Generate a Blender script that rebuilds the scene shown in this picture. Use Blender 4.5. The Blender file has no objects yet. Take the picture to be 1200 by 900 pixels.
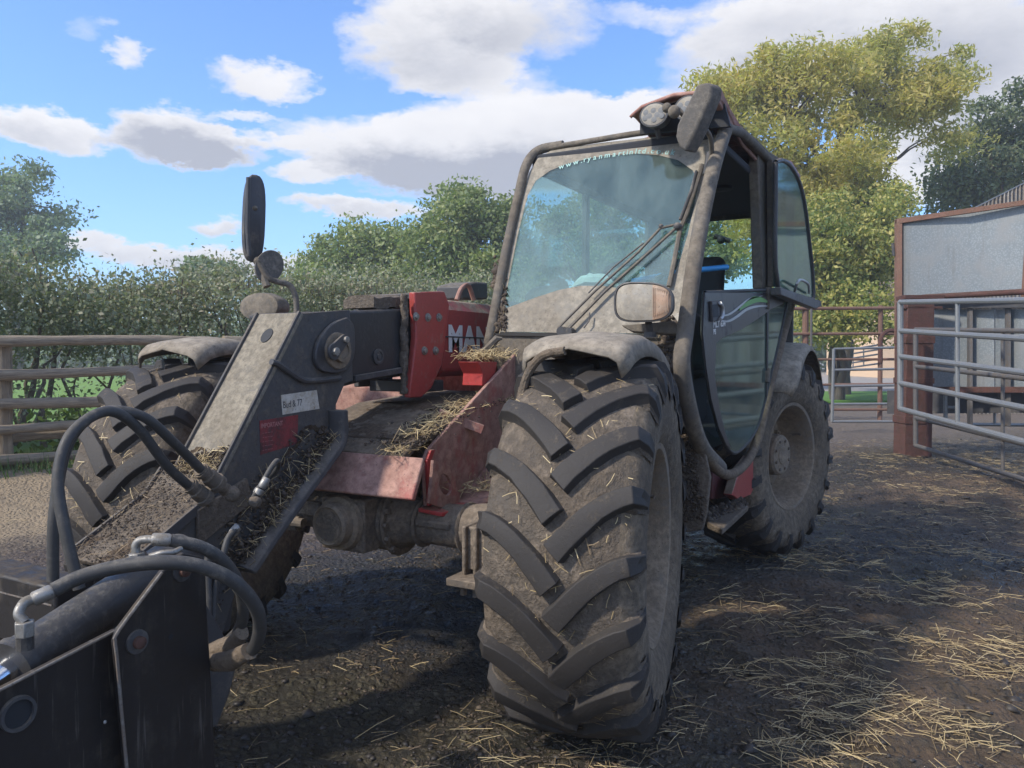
import bpy, bmesh, math, random
import numpy as np
from mathutils import Vector, Matrix
random.seed(7); rng = np.random.default_rng(11)
R = math.radians
sc = bpy.context.scene
COL = sc.collection

# ------------------------------------------------------------------ camera
CAMP = Vector((1.98, -2.45, 1.265)); YAW = R(29); PITCH = R(2.05); F = 920.0   # focal length in pixels of a 1200 px wide picture
cd = bpy.data.cameras.new('camera'); cam = bpy.data.objects.new('camera', cd); COL.objects.link(cam)
cam.location = CAMP; cam.rotation_euler = (R(90) - PITCH, 0, YAW)
cd.sensor_width = 36; cd.lens = 36 * F / 1200; cd.clip_start = .05; cd.clip_end = 3000
sc.camera = cam
FW = Vector((-math.sin(YAW) * math.cos(PITCH), math.cos(YAW) * math.cos(PITCH), -math.sin(PITCH)))
RT = Vector((math.cos(YAW), math.sin(YAW), 0)); UP = RT.cross(FW)

def ray(x, y): return FW + RT * ((x - 600) / F) - UP * ((y - 450) / F)
def px(x, y, ax, v):
    """point of the place seen at photo position x, y that lies on the plane ax = v (metres)"""
    d = ray(x, y); i = 'xyz'.index(ax); return CAMP + d * ((v - CAMP[i]) / d[i])
def pd(x, y, dep): return CAMP + ray(x, y) * dep

# ------------------------------------------------------------------ sun and sky
SUN_EL = R(42); SUN_DIR = Vector((-.52, -.855, 0)).normalized()      # horizontal direction towards the sun
sv = Vector((SUN_DIR.x * math.cos(SUN_EL), SUN_DIR.y * math.cos(SUN_EL), math.sin(SUN_EL)))
sl = bpy.data.lights.new('sun', 'SUN'); sl.energy = 2.1; sl.angle = R(3.5); sl.color = (1, .92, .80)
so = bpy.data.objects.new('sun', sl); COL.objects.link(so); so.rotation_euler = sv.to_track_quat('Z', 'Y').to_euler(); so.location = (0, 0, 30)
w = bpy.data.worlds.new('World'); sc.world = w; w.use_nodes = True
nt = w.node_tree; N = nt.nodes; L = nt.links; N.clear()

def wn(t, **k):
    n = N.new(t)
    for a, b in k.items(): setattr(n, a, b)
    return n
def wm(op, a, b=None, clamp=False, c=None):
    n = N.new('ShaderNodeMath'); n.operation = op; n.use_clamp = clamp
    for i, v in enumerate((a, b, c)):
        if v is None: continue
        if isinstance(v, (int, float)): n.inputs[i].default_value = v
        else: L.new(v, n.inputs[i])
    return n.outputs[0]
sky = wn('ShaderNodeTexSky', sky_type='NISHITA', sun_disc=False)
sky.sun_elevation = SUN_EL; sky.sun_rotation = math.atan2(SUN_DIR.x, SUN_DIR.y); sky.ozone_density = 2.2; sky.air_density = 1.0; sky.dust_density = .6
tc = wn('ShaderNodeTexCoord'); nz = wn('ShaderNodeTexNoise'); nz.inputs['Scale'].default_value = 5; nz.inputs['Detail'].default_value = 7; nz.inputs['Roughness'].default_value = .6
mp = wn('ShaderNodeMapping'); mp.inputs['Scale'].default_value = (1, 1, 2.2); L.new(tc.outputs['Generated'], mp.inputs[0]); L.new(mp.outputs[0], nz.inputs['Vector'])
nz2 = wn('ShaderNodeTexNoise'); nz2.inputs['Scale'].default_value = 20; nz2.inputs['Detail'].default_value = 8; nz2.inputs['Roughness'].default_value = .68; L.new(mp.outputs[0], nz2.inputs['Vector'])
sp = wn('ShaderNodeSeparateXYZ'); L.new(tc.outputs['Generated'], sp.inputs[0])
sc1 = wn('ShaderNodeSeparateColor'); L.new(nz.outputs['Color'], sc1.inputs[0])
sc2 = wn('ShaderNodeSeparateColor'); L.new(nz2.outputs['Color'], sc2.inputs[0])
az = wm('ARCTAN2', sp.outputs['X'], sp.outputs['Y']); el = wm('ARCSINE', sp.outputs['Z'])
az = wm('ADD', az, wm('ADD', wm('MULTIPLY', wm('SUBTRACT', sc1.outputs[0], .5), .13), wm('MULTIPLY', wm('SUBTRACT', sc2.outputs[0], .5), .07)))
el = wm('ADD', el, wm('ADD', wm('MULTIPLY', wm('SUBTRACT', sc1.outputs[1], .5), .07), wm('MULTIPLY', wm('SUBTRACT', sc2.outputs[1], .5), .045)))
# each cloud: centre and half size in photo units, density, darkness of its belly
CLOUDS = [(520, 45, 115, 62, 1.0, .42), (610, 20, 110, 50, .7, .6), (560, 95, 100, 24, .55, .2),
          (640, 150, 190, 42, 1.25, .12), (440, 175, 120, 42, .9, .15), (520, 200, 150, 36, 1.3, .8), (620, 190, 120, 40, 1.0, .6), (375, 212, 60, 12, .8, .2),
          (205, 155, 88, 34, 1.3, .62), (250, 170, 70, 26, 1.0, .7), (335, 168, 55, 14, .45, .1), (38, 150, 68, 27, 1.3, .35),
          (325, 95, 62, 22, .85, .1), (155, 62, 26, 14, .6, .1), (310, 137, 45, 7, .6, 0), (105, 30, 30, 10, .25, 0),
          (258, 265, 34, 11, .8, .4), (425, 250, 90, 13, 1.0, .35), (230, 305, 170, 16, 1.0, .25), (60, 290, 120, 12, .5, .1),
          (1010, 60, 230, 75, 1.25, .6), (1160, 120, 130, 70, 1.1, .5), (880, 20, 120, 30, .5, .3), (760, 130, 90, 30, .9, .05), (1120, 190, 110, 50, 1.1, .1), (760, 20, 60, 14, .35, .1)]
def dirang(x, y):
    d = ray(x, y).normalized(); return math.atan2(d.x, d.y), math.asin(d.z)
tot = None; dark = None
for (cx, cy, rx, ry, den, bl) in CLOUDS:
    a0, e0 = dirang(cx, cy); ra, re = rx / F, ry / F
    u = wm('MULTIPLY', wm('SUBTRACT', az, a0), 1 / ra); v = wm('MULTIPLY', wm('SUBTRACT', el, e0), 1 / re)
    f = wm('SUBTRACT', 1, wm('ADD', wm('MULTIPLY', u, u), wm('MULTIPLY', v, v)), True)
    f = wm('MULTIPLY', f, den * 1.6)
    dk = wm('MULTIPLY', f, wm('MULTIPLY', wm('SUBTRACT', .55, wm('MULTIPLY', v, .75), True), bl))
    tot = f if tot is None else wm('ADD', tot, f); dark = dk if dark is None else wm('ADD', dark, dk)
# sparse cloud over the rest of the dome, away from the framed part
gn = wn('ShaderNodeTexNoise'); gn.inputs['Scale'].default_value = 2.6; gn.inputs['Detail'].default_value = 6; L.new(mp.outputs[0], gn.inputs['Vector'])
dn = wn('ShaderNodeVectorMath', operation='DOT_PRODUCT'); dn.inputs[1].default_value = FW; L.new(tc.outputs['Generated'], dn.inputs[0])
away = wm('MULTIPLY', wm('SUBTRACT', .75, dn.outputs['Value'], True), 3, True)
gen = wm('MULTIPLY', wm('MULTIPLY', wm('SUBTRACT', gn.outputs[0], .47, True), 9), away)
tot = wm('ADD', tot, gen)
ero = wm('MULTIPLY', wm('SUBTRACT', sc2.outputs[2], .5), 1.1)
cov = wm('MULTIPLY', wm('SUBTRACT', wm('ADD', tot, wm('MULTIPLY', ero, wm('MULTIPLY', tot, 2.2, True))), .12), 1.05, True)
cov = wm('MULTIPLY', wm('SMOOTH_MIN', cov, .96, c=.12), 1.0, True)
dk = wm('MULTIPLY', wm('ADD', wm('MULTIPLY', dark, wm('ADD', .35, wm('MULTIPLY', sc2.outputs[0], 1.6))), wm('MULTIPLY', wm('SUBTRACT', sc1.outputs[2], .45), .5)), 1, True)
cm = wn('ShaderNodeMix', data_type='RGBA'); L.new(dk, cm.inputs[0]); cm.inputs[6].default_value = (3.3, 3.25, 3.25, 1); cm.inputs[7].default_value = (1.6, 1.65, 1.85, 1)
tint = wn('ShaderNodeMix', data_type='RGBA', blend_type='MULTIPLY'); tint.inputs[0].default_value = 1; L.new(sky.outputs[0], tint.inputs[6]); tint.inputs[7].default_value = (.52, .68, .90, 1)
mx = wn('ShaderNodeMix', data_type='RGBA'); L.new(cov, mx.inputs[0]); L.new(tint.outputs[2], mx.inputs[6]); L.new(cm.outputs[2], mx.inputs[7])
bg = wn('ShaderNodeBackground'); bg.inputs[1].default_value = .15; L.new(mx.outputs[2], bg.inputs[0])
wo = wn('ShaderNodeOutputWorld'); L.new(bg.outputs[0], wo.inputs[0])
sc.view_settings.view_transform = 'Standard'; sc.view_settings.look = 'None'; sc.view_settings.exposure = 1.08; sc.view_settings.gamma = 1

# ------------------------------------------------------------------ material helpers
MATS = {}
def base_mat(name):
    m = bpy.data.materials.new(name); m.use_nodes = True; MATS[name] = m
    nt = m.node_tree; b = nt.nodes['Principled BSDF']; return m, nt, b
def c4(c): return (c[0], c[1], c[2], 1)
def node(nt, t, **k):
    n = nt.nodes.new(t)
    for a, b in k.items(): setattr(n, a, b)
    return n
def noise(nt, vec, scale, detail=5, rough=.6):
    n = node(nt, 'ShaderNodeTexNoise'); n.inputs['Scale'].default_value = scale; n.inputs['Detail'].default_value = detail; n.inputs['Roughness'].default_value = rough
    nt.links.new(vec, n.inputs['Vector']); return n.outputs[0]
def ramp(nt, fac, a, b, lo=0., hi=1.):
    n = node(nt, 'ShaderNodeMapRange', interpolation_type='SMOOTHSTEP'); nt.links.new(fac, n.inputs[0])
    n.inputs[1].default_value = a; n.inputs[2].default_value = b; n.inputs[3].default_value = lo; n.inputs[4].default_value = hi; return n.outputs[0]
def mixc(nt, fac, a, b, mode='MIX'):
    n = node(nt, 'ShaderNodeMix', data_type='RGBA', blend_type=mode)
    if isinstance(fac, (int, float)): n.inputs[0].default_value = fac
    else: nt.links.new(fac, n.inputs[0])
    for i, v in ((6, a), (7, b)):
        if isinstance(v, tuple): n.inputs[i].default_value = c4(v)
        else: nt.links.new(v, n.inputs[i])
    return n.outputs[2]
def mth(nt, op, a, b=0., clamp=False):
    n = node(nt, 'ShaderNodeMath', operation=op); n.use_clamp = clamp
    for i, v in enumerate((a, b)):
        if isinstance(v, (int, float)): n.inputs[i].default_value = v
        else: nt.links.new(v, n.inputs[i])
    return n.outputs[0]
def bump(nt, b, h, strength=.4, dist=.01, prev=None):
    n = node(nt, 'ShaderNodeBump'); n.inputs['Strength'].default_value = strength; n.inputs['Distance'].default_value = dist
    nt.links.new(h, n.inputs['Height'])
    if prev is not None: nt.links.new(prev, n.inputs['Normal'])
    nt.links.new(n.outputs[0], b.inputs['Normal']); return n.outputs[0]
def dirty(name, base, dirt=(.27, .225, .17), amt=.5, rough=.45, metal=0., scale=5., top=.35, bmp=.3, streak=0., fine=60., spec=.32, scr=0.):
    """painted or bare surface under dried dirt: patches, streaks, dust lying on upward faces, fine grit"""
    dirt = (dirt[0] * 1.0, dirt[1] * .965, dirt[2] * .91)
    m, nt, b = base_mat(name); tc = node(nt, 'ShaderNodeTexCoord'); v = tc.outputs['Object']
    n1 = noise(nt, v, scale, 7, .65); n2 = noise(nt, v, scale * 5, 6, .7); n3 = noise(nt, v, fine, 4, .7)
    g = node(nt, 'ShaderNodeNewGeometry'); s = node(nt, 'ShaderNodeSeparateXYZ'); nt.links.new(g.outputs['Normal'], s.inputs[0])
    up = ramp(nt, s.outputs[2], .2, .9, 0, top)
    f = mth(nt, 'ADD', mth(nt, 'MULTIPLY', n1, .62), mth(nt, 'MULTIPLY', n2, .38)); f = mth(nt, 'ADD', f, up)
    if streak:
        mpn = node(nt, 'ShaderNodeMapping'); mpn.inputs['Scale'].default_value = (14, 14, .9); nt.links.new(v, mpn.inputs[0])
        f = mth(nt, 'ADD', f, mth(nt, 'MULTIPLY', mth(nt, 'SUBTRACT', noise(nt, mpn.outputs[0], 2.2, 5, .6), .5), streak))
    th = .78 - .56 * amt
    fac = ramp(nt, f, th - .12, th + .12, 0, .97)
    n5 = noise(nt, v, scale * .37, 4, .6); n6 = noise(nt, v, fine * 1.6, 2, .5)
    dcol = mixc(nt, ramp(nt, n2, .3, .7), tuple(x * .6 for x in dirt), tuple(min(1, x * 1.22) for x in dirt))
    dcol = mixc(nt, ramp(nt, n5, .42, .62, 0, .42), dcol, tuple(x * k for x, k in zip(dirt, (.50, .46, .42))))
    bcol = mixc(nt, ramp(nt, n3, .3, .75), tuple(x * .82 for x in base), base)
    thin = mixc(nt, .12 + .35 * amt, bcol, dirt)
    col = mixc(nt, fac, thin, dcol); col = mixc(nt, ramp(nt, n6, .66, .70, 0, .55), col, tuple(x * .35 for x in dirt)); nt.links.new(col, b.inputs['Base Color'])
    nt.links.new(mth(nt, 'ADD', mth(nt, 'MULTIPLY', fac, .95 - rough), rough, True), b.inputs['Roughness'])
    if metal: nt.links.new(mth(nt, 'MULTIPLY', mth(nt, 'SUBTRACT', 1., fac), metal), b.inputs['Metallic'])
    b.inputs['Specular IOR Level'].default_value = spec
    if scr:
        for ang, sc_ in (((.4, .9, .2), 3.0), ((1.3, -.5, .7), 5.0)):
            mq = node(nt, 'ShaderNodeMapping'); mq.inputs['Rotation'].default_value = ang; mq.inputs['Scale'].default_value = (1, 22, 1); nt.links.new(v, mq.inputs[0])
            col = mixc(nt, mth(nt, 'MULTIPLY', ramp(nt, noise(nt, mq.outputs[0], sc_, 3, .5), .64, .70, 0, scr), ramp(nt, n1, .4, .6)), col, (.13, .115, .10))
        nt.links.new(col, b.inputs['Base Color'])
    h = mth(nt, 'ADD', mth(nt, 'MULTIPLY', mth(nt, 'MULTIPLY', fac, n2), 1.0), mth(nt, 'MULTIPLY', n3, .25)); bump(nt, b, h, bmp, .012)
    return m
def plain(name, base, rough=.5, metal=0., var=.15, scale=30., bmp=.1):
    m, nt, b = base_mat(name); tc = node(nt, 'ShaderNodeTexCoord'); n1 = noise(nt, tc.outputs['Object'], scale, 5, .6)
    nt.links.new(mixc(nt, n1, tuple(x * (1 - var) for x in base), tuple(min(1, x * (1 + var)) for x in base)), b.inputs['Base Color'])
    b.inputs['Roughness'].default_value = rough; b.inputs['Metallic'].default_value = metal; bump(nt, b, n1, bmp, .005); return m
def leafmat(name, cols, trans=.35, rough=.6):
    m, nt, b = base_mat(name); g = node(nt, 'ShaderNodeNewGeometry'); r = node(nt, 'ShaderNodeValToRGB'); nt.links.new(g.outputs['Random Per Island'], r.inputs[0])
    e = r.color_ramp.elements; e[0].color = c4(cols[0]); e[1].color = c4(cols[-1]); e[0].position = .05; e[1].position = .95
    for i, c in enumerate(cols[1:-1]): k = e.new((i + 1) / (len(cols) - 1)); k.color = c4(c)
    tcn = node(nt, 'ShaderNodeTexCoord'); n1 = noise(nt, tcn.outputs['Object'], .6, 3)
    col = mixc(nt, ramp(nt, n1, .35, .65), mixc(nt, 1., r.outputs[0], (.72, .8, .75), 'MULTIPLY'), r.outputs[0])
    nt.links.new(col, b.inputs['Base Color']); b.inputs['Roughness'].default_value = rough
    t = node(nt, 'ShaderNodeBsdfTranslucent'); nt.links.new(mixc(nt, 1., col, (1.0, 1.15, .6), 'MULTIPLY'), t.inputs[0])
    ms = node(nt, 'ShaderNodeMixShader'); ms.inputs[0].default_value = trans; nt.links.new(b.outputs[0], ms.inputs[1]); nt.links.new(t.outputs[0], ms.inputs[2])
    nt.links.new(ms.outputs[0], nt.nodes['Material Output'].inputs[0]); return m
def glassmat(name, tint, refl=.14, haze=.12, hazecol=(.3, .36, .34)):
    m, nt, b = base_mat(name); nt.nodes.remove(b)
    t = node(nt, 'ShaderNodeBsdfTransparent'); t.inputs[0].default_value = c4(tint)
    g = node(nt, 'ShaderNodeBsdfGlossy'); g.inputs['Roughness'].default_value = .06; g.inputs[0].default_value = (.66, .78, .72, 1)
    d = node(nt, 'ShaderNodeBsdfDiffuse'); d.inputs[0].default_value = c4(hazecol)
    tcn = node(nt, 'ShaderNodeTexCoord'); mpn = node(nt, 'ShaderNodeMapping'); mpn.inputs['Scale'].default_value = (1, 1, .35); nt.links.new(tcn.outputs['Object'], mpn.inputs[0])
    n1 = noise(nt, mpn.outputs[0], 7, 6, .7)
    a = node(nt, 'ShaderNodeMixShader'); nt.links.new(ramp(nt, n1, .3, .75, haze * .5, haze * 1.8), a.inputs[0]); nt.links.new(t.outputs[0], a.inputs[1]); nt.links.new(d.outputs[0], a.inputs[2])
    lw = node(nt, 'ShaderNodeLayerWeight'); lw.inputs[0].default_value = .5; fr5 = mth(nt, 'ADD', mth(nt, 'MULTIPLY', mth(nt, 'POWER', lw.outputs['Facing'], 4.), .7), .035)
    s = node(nt, 'ShaderNodeMixShader'); nt.links.new(mth(nt, 'ADD', fr5, refl, True), s.inputs[0]); nt.links.new(a.outputs[0], s.inputs[1]); nt.links.new(g.outputs[0], s.inputs[2])
    nt.links.new(s.outputs[0], nt.nodes['Material Output'].inputs[0]); return m

DUST = (.29, .25, .195); MUD = (.14, .115, .09); MUDD = (.055, .047, .04)
M_RED = dirty('red_paint', (.42, .02, .025), DUST, .22, .38, scale=4, top=.25, streak=.25)
M_REDCLEAN = dirty('red_paint_clean', (.45, .018, .025), DUST, .08, .33, scale=4, top=.2, streak=.15)
M_REDDUSTLIT = dirty('red_paint_dusty_lit', (.42, .05, .05), (.42, .26, .22), .66, .6, scale=5, top=.15, streak=.3)  # dusty red, its dust paled and pinked to stand for missing fill light
M_CHAR = dirty('charcoal_paint', (.04, .045, .055), (.17, .155, .14), .30, .45, scale=5, top=.3, streak=.25)
M_BOOM = dirty('inner_boom_paint', (.022, .026, .034), (.11, .1, .09), .22, .35, scale=6, top=.2, streak=.25)
M_PLATE = dirty('nose_plate_dusty', (.12, .12, .118), (.26, .235, .19), .58, .6, scale=9, top=.1, bmp=.25)
M_NOSE = dirty('nose_side_paint', (.06, .066, .075), (.13, .115, .1), .42, .5, scale=6, top=.3)
M_CABF = dirty('cab_frame_dust', (.11, .11, .11), (.19, .168, .14), .6, .6, scale=6, top=.1, streak=.2, bmp=.25)
M_CABD = dirty('cab_panel_mud', (.10, .098, .094), (.21, .17, .13), .7, .7, scale=8, top=.15, bmp=.8)
M_MUDF = dirty('caked_mud', (.13, .11, .09), (.2, .17, .14), .6, .9, scale=12, top=.2, bmp=1.0, fine=90)
M_FEND = dirty('mudguard_dust', (.12, .115, .11), (.34, .305, .255), .64, .7, scale=5, top=.2, bmp=.2)
M_MUCK = dirty('muck', (.075, .055, .04), (.16, .12, .085), .5, .95, scale=14, top=.1, bmp=1.0, fine=120)
M_RUB = dirty('black_rubber', (.02, .021, .024), (.13, .12, .105), .2, .6, scale=8, top=.12, bmp=.15)
M_HOSE = dirty('hose_rubber', (.03, .032, .036), (.16, .15, .135), .3, .5, scale=14, top=.1, bmp=.15)
M_TYRE = dirty('tyre_carcass', (.06, .055, .05), (.21, .175, .14), .52, .85, scale=6, top=.03, bmp=1.2, fine=70)
M_SIDE = dirty('tyre_sidewall', (.05, .047, .045), (.2, .165, .125), .62, .8, scale=7, top=.03, bmp=.6, fine=70)
M_LUG = dirty('tyre_lug', (.012, .014, .019), (.16, .135, .105), .22, .66, scale=16, top=.05, bmp=.45, fine=90)
M_RIM = dirty('rim_paint', (.22, .205, .185), (.27, .22, .165), .62, .65, scale=7, top=.1, bmp=.35)
M_AXLE = dirty('axle_casting', (.07, .068, .066), (.24, .2, .16), .56, .6, scale=10, top=.25, bmp=.7)
M_BLK = dirty('grab_black_paint', (.009, .010, .014), (.085, .07, .055), .26, .36, scale=4, top=.12, streak=.4, bmp=.2, scr=.55)
M_CYL = dirty('cylinder_black', (.018, .019, .024), (.15, .14, .125), .34, .36, scale=9, top=.08, scr=.4)
M_RUST = dirty('rusty_pin', (.12, .055, .04), (.09, .06, .05), .4, .7, scale=30, top=.1)
M_EDGE = dirty('worn_edge', (.23, .17, .13), (.2, .19, .18), .5, .5, metal=.3, scale=20)
M_ZINC = dirty('zinc_fitting', (.38, .37, .35), (.22, .2, .17), .35, .45, metal=.7, scale=30, top=.1, bmp=.1)
M_CHROME = plain('chrome_rod', (.75, .76, .78), .12, 1.0, .03)
M_DARK = plain('dark_interior', (.018, .02, .024), .7)
M_HEAD = plain('headliner', (.035, .038, .045), .9)
M_SEAT = plain('seat_cloth', (.03, .032, .036), .9)
M_WHITE = plain('white_lettering', (.72, .70, .67), .6)
M_CYAN = plain('pale_cyan_lettering', (.30, .50, .46), .6)
M_STICK = dirty('white_sticker', (.72, .7, .64), (.42, .36, .27), .42, .6, scale=25, top=0)
M_REDST = dirty('red_sticker', (.34, .045, .05), (.07, .05, .05), .45, .6, scale=14, top=0)
M_INK = plain('sticker_ink', (.03, .025, .03), .7)
M_PINK = plain('sticker_print', (.38, .16, .15), .7)
M_GREEN = plain('green_flash', (.12, .32, .06), .5)
M_SILVER = plain('silver_flash', (.42, .43, .43), .4, .3)
M_BLUE = plain('blue_plastic', (.03, .28, .62), .45)
M_BAG = plain('white_cloth', (.62, .72, .68), .8)
M_LENS = dirty('lamp_lens', (.40, .38, .34), (.36, .33, .28), .55, .25, scale=9, top=.05, bmp=.1)
M_AMBER = dirty('amber_lens', (.46, .28, .18), (.38, .30, .24), .5, .3, scale=9, top=.05, bmp=.1)
M_LEDL = plain('led_lens', (.17, .17, .165), .4)
M_GLASS = glassmat('windscreen_glass', (.84, .93, .91), .03, .15, (.27, .34, .32))
M_SGLASS = glassmat('side_glass', (.86, .96, .94), .0, .05, (.25, .34, .32))
M_GLASS2 = glassmat('door_glass', (.50, .66, .62), .04, .34, (.17, .21, .20))
M_MIRR = dirty('mirror_back', (.05, .05, .052), (.19, .175, .155), .5, .5, scale=10, top=.15, bmp=.15)
M_FILM = dirty('dust_film', (.25, .235, .205), (.32, .295, .25), .6, .8, scale=7, top=0, streak=.3, bmp=.1)
M_STRAW = None
M_GALV = dirty('galvanised_tube', (.30, .315, .32), (.22, .205, .19), .25, .45, metal=.5, scale=14, top=.05, bmp=.15)
M_GALVD = dirty('old_galvanised_tube', (.15, .15, .155), (.14, .12, .1), .4, .5, metal=.4, scale=14, top=.05, bmp=.2)
M_RUSTF = dirty('rusted_steel', (.13, .05, .04), (.10, .06, .05), .5, .8, scale=12, top=.1, bmp=.5)
M_RUSTR = dirty('rusty_rail', (.21, .1, .07), (.2, .13, .1), .5, .8, scale=12, top=.1, bmp=.4)

def mat_sheet():
    m, nt, b = base_mat('galvanised_sheet'); v = node(nt, 'ShaderNodeTexCoord').outputs['Object']
    vo = node(nt, 'ShaderNodeTexVoronoi'); vo.inputs['Scale'].default_value = 45; nt.links.new(v, vo.inputs['Vector'])
    n1 = noise(nt, v, 2.5, 6, .65); mpn = node(nt, 'ShaderNodeMapping'); mpn.inputs['Scale'].default_value = (9, 9, .7); nt.links.new(v, mpn.inputs[0]); n2 = noise(nt, mpn.outputs[0], 2, 5)
    c = mixc(nt, ramp(nt, vo.outputs['Distance'], 0, .7), (.30, .325, .33), (.21, .235, .245)); c = mixc(nt, ramp(nt, n1, .4, .7), c, (.26, .265, .26)); c = mixc(nt, ramp(nt, n2, .55, .8, 0, .6), c, (.17, .165, .155))
    nt.links.new(c, b.inputs['Base Color']); b.inputs['Roughness'].default_value = .55; b.inputs['Metallic'].default_value = .35; bump(nt, b, n1, .3, .02); return m
M_SHEET = mat_sheet()
def mat_wood():
    m, nt, b = base_mat('weathered_log'); v = node(nt, 'ShaderNodeTexCoord').outputs['UV']
    mpn = node(nt, 'ShaderNodeMapping'); mpn.inputs['Scale'].default_value = (1.3, 9, 1); nt.links.new(v, mpn.inputs[0])
    n1 = noise(nt, mpn.outputs[0], 4, 8, .7); n2 = noise(nt, v, 2.5, 5, .6)
    c = mixc(nt, ramp(nt, n1, .25, .75), (.11, .085, .06), (.40, .32, .22)); c = mixc(nt, ramp(nt, n2, .45, .75, 0, .75), c, (.27, .22, .16))
    nt.links.new(c, b.inputs['Base Color']); b.inputs['Roughness'].default_value = .9; bump(nt, b, n1, .8, .012); return m
M_WOOD = mat_wood()
def mat_bark(name, a, b_):
    m, nt, b = base_mat(name); v = node(nt, 'ShaderNodeTexCoord').outputs['Object']; mpn = node(nt, 'ShaderNodeMapping'); mpn.inputs['Scale'].default_value = (6, 6, 1.2); nt.links.new(v, mpn.inputs[0])
    n1 = noise(nt, mpn.outputs[0], 3, 7, .7); nt.links.new(mixc(nt, n1, a, b_), b.inputs['Base Color']); b.inputs['Roughness'].default_value = .95; bump(nt, b, n1, .8, .03); return m
M_BARK = mat_bark('bark', (.05, .042, .032), (.17, .145, .115)); M_TWIG = mat_bark('twig', (.07, .055, .04), (.2, .16, .12))
def mat_straw(name, cols):
    m, nt, b = base_mat(name); g = node(nt, 'ShaderNodeNewGeometry'); r = node(nt, 'ShaderNodeValToRGB'); nt.links.new(g.outputs['Random Per Island'], r.inputs[0])
    e = r.color_ramp.elements; e[0].color = c4(cols[0]); e[1].color = c4(cols[-1])
    for i, c in enumerate(cols[1:-1]): k = e.new((i + 1) / (len(cols) - 1)); k.color = c4(c)
    nt.links.new(r.outputs[0], b.inputs['Base Color']); b.inputs['Roughness'].default_value = .6; return m
M_STRAW = mat_straw('straw', [(.16, .11, .06), (.34, .25, .12), (.5, .38, .19), (.62, .5, .28)])
M_STRAWD = mat_straw('chaff', [(.06, .042, .03), (.14, .1, .06), (.3, .22, .12), (.09, .065, .045)])
M_CLOD = mat_straw('mud_clod', [(.022, .019, .017), (.04, .033, .028), (.06, .05, .04)]); M_CLOD.node_tree.nodes['Principled BSDF'].inputs['Roughness'].default_value = .55
M_MUDC = mat_straw('dry_mud_clod', [(.05, .038, .03), (.08, .06, .045), (.13, .1, .07)]); M_MUDC.node_tree.nodes['Principled BSDF'].inputs['Roughness'].default_value = .9

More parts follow.
